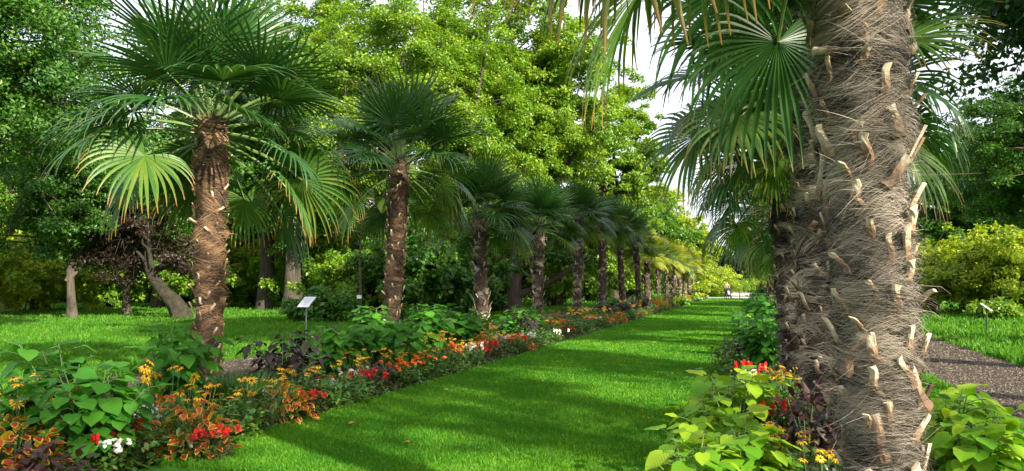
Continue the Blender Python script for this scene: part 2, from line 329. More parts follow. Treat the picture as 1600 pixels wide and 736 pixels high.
# ------------------------------------------------------------------ palms
def frond_mesh(name, elev, m, rg, nseg=34, L=1.0, pet=0.8, droop=0.5, spread=140):
    mb = MB(); e = R(elev)
    # petiole: starts at the origin, bends slightly with its weight
    k = 7; ang = e - np.linspace(0, 1, k) ** 1.5 * R(14 + 10 * droop); stp = pet / (k - 1)
    P = np.zeros((k, 3))
    for i in range(1, k): P[i] = P[i - 1] + stp * np.array([math.cos(ang[i]), 0, math.sin(ang[i])])
    tube(mb, P, np.linspace(0.022, 0.009, k), 5, mi=1, cap=False)
    ea = ang[-1] - R(6); p = np.array([math.cos(ea), 0, math.sin(ea)]); s = np.array([0, 1.0, 0]); n = np.cross(p, s)
    tw = R(rg.normal() * 14); s, n = s * math.cos(tw) + n * math.sin(tw), n * math.cos(tw) - s * math.sin(tw)
    hub = P[-1]; dphi = 2 * R(spread) / nseg; K = 9; t = np.linspace(0, 1, K); ts = 0.32
    for i in range(nseg):
        ph = -R(spread) + (i + 0.5) * dphi; Li = L * (1 - 0.30 * (abs(ph) / R(spread)) ** 2) * (0.93 + 0.12 * rg.random())
        d = norm((math.cos(ph) * p + math.sin(ph) * s) + n * 0.22 * abs(math.sin(ph)))
        side = norm(-math.sin(ph) * p + math.cos(ph) * s)
        g_ = droop * (0.75 + 0.5 * rg.random()); X = [hub.copy()]; dd = d.copy()
        jt = rg.normal(size=3) * 0.10; torn = rg.random() < 0.06
        if torn: Li *= rg.uniform(0.5, 0.8); g_ *= 2.5
        for q in range(1, K):
            dd = norm(dd + (np.array([0, 0, -1.0]) * g_ + jt) * (0.03 + 0.75 * max(0, t[q] - 0.3) ** 1.3) * 0.9)
            X.append(X[-1] + dd * Li / (K - 1))
        X = np.array(X); T = norm(np.gradient(X, axis=0)); sd = norm(side[None] - T * (T @ side)[:, None]); nn = np.cross(T, sd)
        nn *= np.sign((nn @ n).sum() + 1e-6)
        w = np.where(t < ts, t * Li, ts * Li * (1.12 - ((t - ts) / (1 - ts)) ** 2.0 * 1.08)) * dphi * 0.5
        w = np.maximum(w, 0.002); rid = w * 0.5
        V = np.stack([X - sd * w[:, None], X + nn * rid[:, None], X + sd * w[:, None]], 1)
        j = np.arange(K - 1)[:, None] * 3
        Q = np.concatenate([j + [0, 1, 4, 3], j + [1, 2, 5, 4]])
        mb.add(V, Q, rg.random() * 0.7 + 0.3 * rg.random(len(Q)), np.repeat(t, 3))
    return mb.mesh(name, [m, M['petiole']])
ELEV = [80, 62, 46, 32, 18, 6, -6, -20]
DROOP = [0.10, 0.16, 0.28, 0.5, 0.8, 1.15, 1.4, 1.5]
rgf = np.random.default_rng(11)
FR = {}
for kind, m in (('green', M['frond']), ('old', M['frond_old']), ('gold', M['frond_gold'])):
    for i, (e, dr) in enumerate(zip(ELEV, DROOP)):
        nv = 3 if kind == 'green' else 2
        if kind == 'old' and i < 3: continue
        FR[kind, i] = [frond_mesh('frond', e + rgf.normal() * 4, m, rgf, nseg=int(rgf.integers(30, 38)), droop=dr * rgf.uniform(0.8, 1.2), pet=0.7 + 0.05 * i, L=1.0 - 0.035 * i) for _ in range(nv)]

def trunk_shape(H, r0, r1, rg, lean):
    k = int(H / 0.09) + 2; z = np.linspace(-0.05, H, k); u = z / H
    r = r0 + (r1 - r0) * u + 0.06 * r1 * np.sin(z * 5 + rg.random() * 6) * rg.random()
    cx = lean[0] * u + 0.04 * np.sin(u * 3 + rg.random() * 6) * H / 4; cy = lean[1] * u
    return z, r, np.interp, cx, cy
def stub_mesh(rg, L=0.16, w=0.05):
    """cut leaf base: a curved strap that widens where it leaves the trunk, with a pale sawn end"""
    mb = MB(); K = 8; t = np.linspace(0, 1, K); c = rg.uniform(-0.3, 0.3); o = rg.uniform(0.12, 0.6); s2 = rg.uniform(-0.12, 0.12)
    X = np.stack([c * L * t ** 2 + s2 * L * np.sin(t * 5), 0.006 + o * L * 0.5 * t ** 1.5, L * (t - 0.35)], 1)   # y is outward
    W_ = w * (0.92 - 0.32 * t ** 0.7 + 0.18 * np.maximum(0, t - 0.8) * 5 * rg.random()); D_ = w * 0.36 * (1 - 0.25 * t)
    prof = np.array([[-1, -.1], [-.75, .45], [-.25, .7], [.3, .62], [.8, .4], [1, -.15], [.4, -.45], [-.4, -.5]])
    n = len(prof); jit = 1 + 0.14 * rg.normal(size=(K, n))
    V = X[:, None] + (prof[None, :, :1] * (W_[:, None] / 2 * np.array([1, 0, 0]))[:, None] + prof[None, :, 1:] * (D_[:, None] * np.array([0, 1, 0.1]))[:, None]) * jit[..., None]
    cut = rg.uniform(-0.5, 0.5); V[-1, :, 2] += cut * (V[-1, :, 0] - X[-1, 0])
    i = np.arange(K - 1)[:, None] * n; j = np.arange(n)[None]; j2 = (j + 1) % n
    mb.add(V, np.stack([i + j, i + j2, i + n + j2, i + n + j], -1).reshape(-1, 4), np.repeat(np.clip(0.15 + 0.7 * t[:-1] + rg.normal() * 0.2, 0, 1), n))
    e = V[-1]; mb.add(np.vstack([e, e.mean(0)]), [[q, (q + 1) % n, n] for q in range(n)], mi=1)
    return mb.mesh('leaf_stub', [M['stub'], M['stub_cut']])
rgs = np.random.default_rng(21)
STUBS = [stub_mesh(rgs, L=rgs.uniform(0.09, 0.21), w=rgs.uniform(0.042, 0.078)) for _ in range(18)]

def palm(x, y, H, r0, r1, seed, label, group, nfr=36, sc=1.0, nhair=2500, hw=0.006, lean=(0, 0), nstub=0, mix=('green',), skip=None,
         rot=None, fibre='fibre', mound=0.0, low=0.97, prune=0.95, extra=()):
    rg = np.random.default_rng(seed)
    t = thing('palm_tree', (x, y, mound), label, 'palm tree', group)
    z, r, _, cx, cyy = trunk_shape(H, r0, r1, rg, lean)
    n = 28; k = len(z); mb = MB(); a = np.arange(n) * 2 * np.pi / n
    rr = r[:, None] * (0.88 + 0.10 * rg.random((k, n)) + 0.06 * np.sin(a * 3 + z[:, None] * 9))
    rr = np.broadcast_to(rr, (k, n))
    V = np.stack([cx[:, None] + rr * np.cos(a), cyy[:, None] + rr * np.sin(a), z[:, None] + 0 * rr], -1)
    i = np.arange(k - 1)[:, None] * n; j = np.arange(n)[None]; j2 = (j + 1) % n
    mb.add(V, np.stack([i + j, i + j2, i + n + j2, i + n + j], -1).reshape(-1, 4), rg.random((k - 1) * n))
    mb.add(np.vstack([V[-1], V[-1].mean(0) + [0, 0, 0.1]]), [[q, (q + 1) % n, n] for q in range(n)])
    tr = mb.obj('trunk', M['fibre_core'], t, smooth=True)
    # matted fibre: curved strands lying round the trunk, in locks
    N = nhair; hb = MB(); nl = max(60, N // 34)
    lk = rg.integers(0, nl, N); la = rg.random(nl) * 2 * np.pi; lz = rg.random(nl) * H; ls = rg.choice([-1, 1], nl); lt = rg.normal(0, 0.42, nl)
    lc = rg.normal(0, 1.3, nl); lo = rg.gamma(1.3, 0.016, nl) * (r1 / 0.2)
    ll = rg.uniform(0.08, 0.24, nl); lr = rg.random(nl) ** 1.3
    a0 = la[lk] + rg.normal(0, 0.24, N); z0 = np.clip(lz[lk] + rg.normal(0, 0.026, N), 0.0, H); S_ = ls[lk]; sl = lt[lk] + rg.normal(0, 0.13, N)
    LN = ll[lk] * rg.uniform(0.5, 1.5, N); K = 6; tt = np.linspace(0, 1, K)
    wild = rg.random(N) < 0.045
    sl = np.where(wild, rg.normal(0, 1.3, N), sl); LN = np.where(wild, LN * 0.8, LN)
    off0 = rg.uniform(-0.03, 0.004, N) * (r1 / 0.2) + lo[lk]; lift = rg.gamma(1.0, 0.010, N) * (r1 / 0.2) * np.where(wild, 2.2, 1.0)
    rb = np.interp(z0, z, r)
    cv = lc[lk] + rg.normal(0, 0.5, N)
    A_ = a0[:, None] + S_[:, None] * LN[:, None] * tt / rb[:, None]
    Zc = z0[:, None] + LN[:, None] * (sl[:, None] * tt + (cv * 0.5)[:, None] * (tt ** 2 - tt) - 0.12 * tt ** 2)
    Zc = np.clip(Zc, 0.0, H + 0.05)
    Rr = np.interp(Zc, z, r) * 0.96 + off0[:, None] + lift[:, None] * tt ** 2 * 1.6
    X = np.stack([np.interp(Zc, z, cx) + Rr * np.cos(A_), np.interp(Zc, z, cyy) + Rr * np.sin(A_), Zc], -1)
    wv = hw * rg.uniform(0.5, 1.4, N)[:, None] * np.array([0.7, 1, 1, 0.9, 0.6, 0.15])
    dv = norm(np.stack([np.cos(A_) * 0.35, np.sin(A_) * 0.35, np.ones_like(A_)], -1))
    VV = np.stack([X - dv * wv[..., None] / 2, X + dv * wv[..., None] / 2], 2).reshape(N, K * 2, 3)
    q = np.array([[2 * i, 2 * i + 1, 2 * i + 3, 2 * i + 2] for i in range(K - 1)])
    Q = (np.arange(N)[:, None, None] * (K * 2) + q[None]).reshape(-1, 4)
    hb.add(VV, Q, np.repeat(np.clip(lr[lk] * 0.75 + rg.random(N) * 0.35, 0, 1), K - 1))
    hb.obj('trunk_fibre', [M[fibre]], t)
    # cut leaf bases
    ga = 2.399963
    def stub_pos(i, cnt):
        zz = 0.08 + (H - 0.2) * (i + 0.5) / cnt + rg.normal(0, 0.02); aa = i * ga + rg.normal(0, 0.25); rr_ = float(np.interp(zz, z, r)) * 1.03 + 0.012
        return (float(np.interp(zz, z, cx)) + rr_ * math.cos(aa), float(np.interp(zz, z, cyy)) + rr_ * math.sin(aa), zz), aa - math.pi / 2
    cnt = max(nstub, 90); seen = []
    for i in range(cnt):
        p_, rz = stub_pos(i, cnt); a_ = rz + math.pi / 2; facing = math.cos(a_) * -x + math.sin(a_) * -y
        seen.append((facing > -0.25 * math.hypot(x, y) and (nstub < 160 or 0.2 < p_[2] < 3.6), p_, rz, a_))
    own = [q for q in seen if q[0]][:99] if nstub else []; rest = [q for q in seen if q not in own]
    for _, p_, rz, a_ in own:
        mkobj('leaf_stub', STUBS[int(rg.integers(len(STUBS)))], t, p_, (rg.normal(-0.08, 0.2), rg.normal(0, 0.42), rz), rg.uniform(0.75, 1.15) * (1.0 if hw < 0.004 else 0.9))
    if rest:
        sb = MB()
        for _, p_, rz, a_ in rest:
            Lh = rg.uniform(0.08, 0.16); out = np.array([math.cos(a_), math.sin(a_), 0]); sd_ = np.array([-math.sin(a_), math.cos(a_), 0])
            b0 = np.array(p_) + out * 0.01; ti = b0 + np.array([0, 0, Lh]) + out * rg.uniform(.03, .08) + sd_ * rg.normal(0, 0.035); w_ = rg.uniform(.012, .022)
            sb.add([b0 - sd_ * w_, b0 + out * 0.02, b0 + sd_ * w_, ti - sd_ * w_ * .8, ti + out * 0.02, ti + sd_ * w_ * .8], [[0, 1, 4, 3], [1, 2, 5, 4], [0, 3, 5, 2]], rg.random())
        tag(sb.obj('leaf_stubs', [M['stub']], t), kind='stuff')
    # crown of fan leaves
    ncl = len(ELEV)
    topx, topy = cx[-1], cyy[-1]
    for i in range(nfr):
        u = (i + 0.5) / nfr; ei = min(ncl - 1, int(u * low * ncl)); az = (i * ga + rg.normal(0, 0.2) + (rot or 0)) % (2 * math.pi)
        if skip and skip(az, ei): continue
        if not skip and ei >= 5:      # the lowest leaves over the walk and the path side have been pruned
            da = abs((az - math.atan2(-y, -x) + math.pi) % (2 * math.pi) - math.pi)
            if da < prune: continue
        kd = mix[int(rg.integers(len(mix)))]
        if kd != 'gold' and ei >= 6 and rg.random() < 0.6: kd = 'old'
        if kd == 'old' and ei < 3: kd = 'green'
        lst = FR[kd, ei]
        zc = H + 0.15 - 0.5 * u
        mkobj('frond', lst[int(rg.integers(len(lst)))], t, (topx + 0.08 * math.cos(az), topy + 0.08 * math.sin(az), zc), (rg.normal(0, 0.08), rg.normal(0, 0.06), az), sc * rg.uniform(0.85, 1.12))
    left = math.atan2(-RV[1], -RV[0])
    for k_, (da, ei, tilt, sc_) in enumerate(extra):       # leaves arching out over the lawn, given as an angle from the lawn side
        lst = FR['old', ei]; mkobj('frond', lst[k_ % len(lst)], t, (topx, topy, H + 0.02), (0, R(tilt), left + da), sc_)
    return t
ORD = ['first', 'second', 'third', 'fourth', 'fifth', 'sixth', 'seventh', 'eighth', 'ninth', 'tenth', 'eleventh', 'twelfth', 'thirteenth',
       'fourteenth', 'fifteenth', 'sixteenth', 'seventeenth', 'eighteenth', 'nineteenth', 'twentieth', 'twenty-first', 'twenty-second',
       'twenty-third', 'twenty-fourth', 'twenty-fifth', 'twenty-sixth', 'twenty-seventh', 'twenty-eighth', 'twenty-ninth', 'thirtieth']
GL = 'fan palms in the row along the left bed'; GR = 'fan palms in the row along the right bed'
SPC = 5.56; Y1 = 8.95
top_y = {1: 195, 2: 255, 3: 372, 4: 378, 5: 366, 6: 372, 7: 380, 8: 392}
col_x = {1: 332, 2: 613, 3: 752, 4: 838, 5: 900, 6: 940, 7: 973, 8: 998}
LEFT = []
for i in range(1, 17):
    y = Y1 + SPC * (i - 1); x = XP
    d = dist(x, y)
    if i in col_x: x, y = at(col_x[i], d, 480)
    H = zat(col_x.get(i, 1000), top_y[i], d) + 0.1 + (-0.05 if i < 3 else 0.22) if i in top_y else 3.5 + random.Random(i).uniform(-0.4, 0.3)
    if i >= 3 and i < 9: H += 0.35
    first = i <= 2
    if i == 1: lab = 'tallest looking palm with shaggy brown trunk, first in the left row, beside the tufted grass'
    elif i <= 8: lab = f'dark fan palm with shaded brown trunk, {ORD[i-1]} from the camera in the left row'
    else: lab = f'sunlit golden-green fan palm, {ORD[i-1]} from the camera in the left row'
    sc = {1: 1.18, 2: 1.14}.get(i, 0.98 + 0.07 * math.sin(i * 3.1))
    palm(x, y, H, 0.155 if first else 0.16 + 0.02 * math.sin(i * 2.3), 0.205 if first else 0.20 + 0.02 * math.sin(i * 1.7), 100 + i, lab, GL, nfr=46 if i < 3 else 50, sc=sc,
         nhair=13000 if i == 1 else 8500 if i == 2 else 3600 if i < 6 else 1200, hw=0.006 if first else 0.010 if i < 6 else 0.02,
         nstub=60 if i == 1 else 50 if i == 2 else 0, mix=('green',) if i <= 5 else ('green', 'green', 'old') if i <= 8 else ('gold', 'gold', 'green'),
         low=1.0 if i < 3 else 0.88 + 0.05 * math.sin(i * 4.1), prune=0.7 if i < 3 else 0.95, lean=(0.05 * (-1) ** i if i < 3 else 0.16 * math.sin(i * 5.3), 0.1 * math.cos(i * 2.9)), fibre='fibre_red' if first else 'fibre')
    LEFT.append((x, y))
# right row: the big trunk close to the camera, then two visible ones, then the rest in line behind them
def no_front(az, ei):   # leaves of the nearest palm that would hang between the lens and the lawn
    dx, dy = math.cos(az), math.sin(az)
    return False
cx_, cy_ = at(1372, 3.35, 700)
def near_skip(az, ei):
    # directions are picked so that no low leaf hangs right in front of the lens (a visitor walking here would have pushed through it)
    dcam = math.atan2(-cy_, -cx_) % (2 * math.pi); da = abs((az - dcam + math.pi) % (2 * math.pi) - math.pi)
    dr = abs((az - math.atan2(RV[1], RV[0]) + math.pi) % (2 * math.pi) - math.pi)
    return (ei >= 3 and da < 1.1) or (ei >= 2 and dr < 1.2)
palm(cx_, cy_, 3.95, 0.108, 0.202, 301, 'huge shaggy palm trunk with pale cut leaf stubs, nearest to the camera', GR, nfr=38, sc=1.0,
     nhair=95000, hw=0.0016, nstub=190, lean=(-0.0, 0.06), skip=near_skip, rot=0.7,
     extra=[(-0.15, 6, 3, 1.0), (0.22, 5, 5, 1.0), (0.5, 5, 12, 1.35), (0.38, 6, 10, 1.3), (0.62, 6, 9, 1.3), (0.55, 6, 9, 1.05), (0.85, 5, 10, 1.1), (-0.5, 6, 6, 1.0), (0.4, 7, 12, 1.0), (-0.9, 5, 2, 1.0)])
bx_, by_ = at(1292, 7.2, 690)
palm(bx_, by_, 3.6, 0.15, 0.21, 302, 'grey shaggy palm half hidden behind the huge near trunk, second in the right row', GR, nfr=54, prune=0.5, sc=0.98,
     nhair=12000, hw=0.005, nstub=110, mix=('green', 'green', 'old'), lean=(-0.12, 0.1), rot=0.3)
ax_, ay_ = at(1246, 11.8, 590)
palm(ax_, ay_, 3.4, 0.17, 0.22, 303, 'slanting grey palm trunk, third in the right row, behind the second trunk', GR, nfr=48, prune=0.3, low=1.0, sc=1.0,
     nhair=7000, hw=0.007, nstub=60, mix=('green', 'green'), lean=(-0.2, 0.1), rot=1.3)
for i in range(4, 11):
    y = ay_ + SPC * (i - 3); x = 0.62
    palm(x, y, 3.2 + random.Random(i).uniform(-0.4, 0.3), 0.17, 0.21, 300 + i, f'fan palm hidden behind nearer trunks, {ORD[i-1]} from the camera in the right row', GR,
         nfr=30, nhair=900, hw=0.02, mix=('green', 'old'))
# the same row goes on past the camera's shoulder
palm(0.75, -1.9, 3.9, 0.18, 0.24, 399, 'fan palm of the right row standing behind the camera', GR, nfr=34, nhair=900, hw=0.02)

# ------------------------------------------------------------------ trees and shrubs
def clump_leaves(mb, Cc, Rc, per, L, W_, rg, flat=0.55, center=None, upw=0.75, mi=0):
    k = len(Cc); idx = np.repeat(np.arange(k), per); n = len(idx)
    g_ = rg.normal(size=(n, 3)); g_ = norm(g_) * (rg.random((n, 1)) ** 0.45); g_[:, 2] *= flat
    g_[:, 2] -= 0.25 * (g_[:, 0] ** 2 + g_[:, 1] ** 2)
    P = Cc[idx] + g_ * Rc[idx][:, None]
    out = norm(P - center) if center is not None else 0
    Nn = norm(np.array([0, 0, 1.0]) * upw + out * 0.45 + rg.normal(size=(n, 3)) * 0.6)
    tone = rg.random(k)
    r_ = np.clip(0.35 * tone[idx] + 0.65 * rg.random(n) ** 1.2, 0, 1)
    leaf_quads(mb, P, Nn, L * rg.uniform(0.7, 1.3, n), W_ * rg.uniform(0.7, 1.3, n), rg, mi, r_)
def tree(name, label, cat, x, y, H, rad, zb, n, leaf, m, bark='bark', seed=0, tr=0.2, lean=(0, 0), group=None, ncl=None, cr=0.95, flat=0.5,
         shape=1.0, base=0.0, fork=0.25, hollow=0.35, w=0.3):
    """zb: underside of the crown; rad: crown radius (x,y)"""
    rg = np.random.default_rng(seed); rx, ry = (rad, rad) if np.isscalar(rad) else rad
    t = thing(name, (x, y, base), label, cat, group)
    cz = (H + zb) / 2; rz = (H - zb) / 2; cc = np.array([lean[0], lean[1], cz]); cr = cr * 0.72; ncl = ncl or int(90 + rx * ry * 11)
    # clump centres in several lobes so that the outline is uneven
    nl = 12; lob = norm(rg.normal(size=(nl, 3))) * rg.uniform(0.3, 0.62, (nl, 1)); lr_ = rg.uniform(0.36, 0.66, nl)
    li = rg.integers(0, nl, ncl); g_ = norm(rg.normal(size=(ncl, 3))) * rg.uniform(hollow, 1, (ncl, 1)) ** 0.6
    U = lob[li] + g_ * lr_[li][:, None]
    U /= np.maximum(1, np.linalg.norm(U, axis=1, keepdims=True) / 1.05)
    if shape != 1.0: U[:, :2] *= (1 - shape_f(U[:, 2], shape))[:, None]
    Cc = cc + U * np.array([rx, ry, rz]); Rc = rg.uniform(0.7, 1.25, ncl) * cr
    mb = MB(); per = np.maximum(3, (n / ncl * (Rc / Rc.mean()) ** 2)).astype(int)
    clump_leaves(mb, Cc, Rc, per, leaf, leaf * w, rg, flat, cc)
    mb.obj('crown', m, t)
    wb = MB(); K = 9; u = np.linspace(0, 1, K); top = zb + (H - zb) * 0.72
    T = np.stack([lean[0] * u ** 1.3 + 0.12 * np.sin(u * 5 + seed), lean[1] * u ** 1.3 + 0.12 * np.cos(u * 4 + seed) - 0.1, -0.1 + (top + 0.1) * u], 1)
    rt = tr * (1 - 0.75 * u) * (1 + 0.3 * np.exp(-u * 25)); tube(wb, T, rt, 10, jit=0.15, rg=rg)
    nb = 9; LP = [T[3:]]
    for b in range(nb):
        k0 = int(rg.integers(2, K - 2)); tgt = Cc[int(rg.integers(ncl))]; P0 = T[k0]
        uu = np.linspace(0, 1, 7)[:, None]; mid = (P0 + tgt) / 2 + np.array([0, 0, 0.12 * np.linalg.norm(tgt - P0)]) + rg.normal(size=3) * 0.2
        P = (1 - uu) ** 2 * P0 + 2 * uu * (1 - uu) * mid + uu ** 2 * tgt; P += rg.normal(size=P.shape) * 0.05
        tube(wb, P, np.linspace(rt[k0] * 0.62, 0.02, 7), 7, jit=0.1, rg=rg); LP.append(P[1:])
    LP = np.concatenate(LP)
    for c in Cc[:min(ncl, 90)]:
        d_ = np.linalg.norm(LP - c, axis=1) + 0.6 * np.maximum(0, LP[:, 2] - c[2]); P0 = LP[int(np.argmin(d_))]
        mid = (P0 + c) / 2 + rg.normal(size=3) * 0.15 + [0, 0, 0.1]; uu = np.linspace(0, 1, 4)[:, None]
        P = (1 - uu) ** 2 * P0 + 2 * uu * (1 - uu) * mid + uu ** 2 * c
        tube(wb, P, np.linspace(0.045, 0.012, 4) * (1 + tr), 4, cap=False)
    wb.obj('trunk', M[bark], t, smooth=True)
    return t
def shape_f(z, s): return np.clip((z + 1) / 2, 0, 1) * s
def shrub(name, label, cat, x, y, H, rad, n, leaf, m, seed, group=None, cr=0.5, flat=0.7, w=0.32, low=0.1):
    rg = np.random.default_rng(seed); rx, ry = (rad, rad) if np.isscalar(rad) else rad
    t = thing(name, (x, y, 0), label, cat, group); ncl = int(30 + rx * ry * H * 4)
    U = norm(rg.normal(size=(ncl, 3))) * rg.uniform(0.45, 1, (ncl, 1)); U[:, 2] = np.abs(U[:, 2]) if False else U[:, 2]
    U *= 1 + 0.18 * np.sin(U[:, :1] * 5 + seed) + 0.2 * rg.normal(size=(ncl, 1))
    cc = np.array([0, 0, H * 0.5]); Cc = cc + U * np.array([rx, ry, H * 0.5 - low]); Cc[:, 2] = np.maximum(Cc[:, 2], 0.12)
    cr = cr * 0.75; Rc = rg.uniform(0.6, 1.4, ncl) * cr; mb = MB(); per = np.maximum(3, n / ncl * (Rc / Rc.mean()) ** 2).astype(int)
    clump_leaves(mb, Cc, Rc, per, leaf, leaf * w, rg, flat, cc * 0.5, upw=0.6)
    V = mb.v[0]; V[:, 2] = np.maximum(V[:, 2], 0.02)
    mb.obj('foliage', m, t)
    sb = MB()
    for c in Cc[:40]:
        b0 = np.array([rg.normal() * 0.25 * min(1, rx), rg.normal() * 0.25 * min(1, ry), 0]); uu = np.linspace(0, 1, 5)[:, None]; mid = np.array([b0[0], b0[1], c[2] * 0.7])
        tube(sb, (1 - uu) ** 2 * b0 + 2 * uu * (1 - uu) * mid + uu ** 2 * c, np.linspace(0.035, 0.01, 5) * min(1.3, H / 2), 5, cap=False)
    sb.obj('stem', M['bark'], t, smooth=True)
    return t
GT = 'broad-leaved trees behind the left meadow'
def T_(px, d, H, rad, zb, n, leaf, m, label, **k):
    x, y = at(px, d, 440)
    return tree(k.pop('name', 'broadleaf_tree'), label, 'tree', x, y, H, rad, zb, n, leaf, m, **k)
LM, LD, LB, LL, LP_ = M['leaf_mid'], M['leaf_dark'], M['leaf_bright'], M['leaf_lime'], M['leaf_purple']
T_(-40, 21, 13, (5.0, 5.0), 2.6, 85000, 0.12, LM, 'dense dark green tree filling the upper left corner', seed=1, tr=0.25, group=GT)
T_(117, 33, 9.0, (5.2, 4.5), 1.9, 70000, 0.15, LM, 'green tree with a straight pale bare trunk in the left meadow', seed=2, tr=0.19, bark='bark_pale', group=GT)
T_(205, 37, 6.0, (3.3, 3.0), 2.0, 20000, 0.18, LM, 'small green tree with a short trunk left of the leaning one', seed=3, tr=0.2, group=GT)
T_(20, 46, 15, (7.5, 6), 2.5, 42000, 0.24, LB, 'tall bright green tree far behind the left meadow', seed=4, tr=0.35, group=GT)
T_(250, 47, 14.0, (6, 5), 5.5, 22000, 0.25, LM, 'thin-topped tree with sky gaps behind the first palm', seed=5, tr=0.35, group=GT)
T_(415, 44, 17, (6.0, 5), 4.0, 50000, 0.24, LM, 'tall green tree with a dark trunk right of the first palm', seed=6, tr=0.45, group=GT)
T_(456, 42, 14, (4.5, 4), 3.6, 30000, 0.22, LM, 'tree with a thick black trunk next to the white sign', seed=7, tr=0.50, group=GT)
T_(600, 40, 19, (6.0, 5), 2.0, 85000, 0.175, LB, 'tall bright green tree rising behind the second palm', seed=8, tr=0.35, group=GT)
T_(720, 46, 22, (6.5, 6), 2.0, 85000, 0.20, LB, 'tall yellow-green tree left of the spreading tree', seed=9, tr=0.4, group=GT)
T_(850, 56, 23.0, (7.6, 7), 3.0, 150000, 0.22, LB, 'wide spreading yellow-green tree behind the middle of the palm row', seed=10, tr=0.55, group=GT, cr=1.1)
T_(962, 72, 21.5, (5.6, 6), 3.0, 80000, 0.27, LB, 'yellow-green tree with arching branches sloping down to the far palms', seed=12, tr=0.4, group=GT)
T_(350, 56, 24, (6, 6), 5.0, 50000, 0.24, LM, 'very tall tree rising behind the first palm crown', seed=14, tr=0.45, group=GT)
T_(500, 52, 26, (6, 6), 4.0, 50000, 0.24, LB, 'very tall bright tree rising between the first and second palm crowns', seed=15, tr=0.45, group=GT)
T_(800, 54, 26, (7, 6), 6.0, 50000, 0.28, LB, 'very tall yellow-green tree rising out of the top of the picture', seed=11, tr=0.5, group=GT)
T_(1022, 98, 15.5, (4.6, 6), 2.0, 36000, 0.32, LL, 'lime green tree behind the far end of the palm row', seed=13, tr=0.4, group=GT)
# the dark leaning tree
x, y = at(283, 33, 480)
t = thing('leaning_tree', (x, y, 0), 'old mossy leaning trunk with purplish leaves in the left meadow', 'tree', GT)
rg = np.random.default_rng(77); wb = MB()
L0 = -RV  # leans to the left
P = np.array([[0, 0, -0.1], [0, 0, 0.25], *[list(L0 * a + np.array([0, 0, b])) for a, b in ((0.35, 0.7), (0.85, 1.25), (1.25, 1.8), (1.5, 2.5), (1.6, 3.3), (1.5, 4.2))]])
tube(wb, P, [0.55, 0.42, 0.33, 0.27, 0.23, 0.19, 0.15, 0.08], 12, jit=0.5, rg=rg)
Cc = []
for k in range(26):
    tgt = L0 * rg.uniform(-0.9, 4.0) + FH * rg.uniform(-1.6, 1.6) + np.array([0, 0, rg.uniform(1.6, 5.2)]); P0 = P[int(rg.integers(4, 8))]
    uu = np.linspace(0, 1, 7)[:, None]; mid = (P0 + tgt) / 2 + [0, 0, 0.8]; Q_ = (1 - uu) ** 2 * P0 + 2 * uu * (1 - uu) * mid + uu ** 2 * tgt + rg.normal(size=(7, 3)) * 0.09
    tube(wb, Q_, np.linspace(0.09, 0.02, 7), 6, jit=0.2, rg=rg); Cc += [tgt, Q_[4], Q_[5]]
    for _ in range(4):
        e = Q_[int(rg.integers(2, 7))]; tube(wb, np.array([e, e + rg.normal(size=3) * 0.3, e + rg.normal(size=3) * 0.6]), [0.03, 0.018, 0.008], 4, cap=False)
wb.obj('trunk', M['bark_moss'], t, smooth=True)
Cc = np.array(Cc); mb = MB(); clump_leaves(mb, Cc, rg.uniform(0.4, 0.8, len(Cc)), np.full(len(Cc), 150), 0.15, 0.045, rg, 0.5, np.array([0, 0, 3.0]) + L0)
mb.obj('crown', LP_, t)
# dark old tree with a long low branch, between the third and fifth palms
x, y = at(800, 40, 470)
t = thing('old_tree', (x, y, 0), 'dark old tree with one long low branch reaching right behind the fourth palm', 'tree', GT)
wb = MB(); rg = np.random.default_rng(78)
P = np.array([[0, 0, -0.1], [0, 0, 0.4], [0.05, 0, 1.2], [0.1, 0, 2.0], [0.3, 0, 3.2], [0.5, 0.1, 5]]); tube(wb, P, [0.75, 0.55, 0.45, 0.42, 0.35, 0.2], 12, jit=0.3, rg=rg)
Q_ = np.array([RV * a + np.array([0, 0, b]) for a, b in ((0, 0.9), (0.6, 1.0), (1.2, 1.3), (1.9, 1.55), (2.6, 2.0), (3.4, 2.5), (4.2, 2.8))])
tube(wb, Q_, [0.3, 0.24, 0.2, 0.17, 0.14, 0.1, 0.05], 9, jit=0.25, rg=rg)
Q_ = np.array([-RV * a + np.array([0, 0, b]) for a, b in ((0, 0.7), (0.6, 0.75), (1.1, 0.6), (1.5, 0.35))]); tube(wb, Q_, [0.35, 0.3, 0.25, 0.2], 9, jit=0.3, rg=rg)
wb.obj('trunk', M['bark'], t, smooth=True)
Cc = np.array([[rg.uniform(-3, 4), rg.uniform(0, 3), rg.uniform(2.6, 6)] for _ in range(60)]); mb = MB()
clump_leaves(mb, Cc, rg.uniform(0.7, 1.1, 60), np.full(60, 260), 0.2, 0.06, rg, 0.5, np.array([0, 0, 3.0])); mb.obj('crown', LM, t)

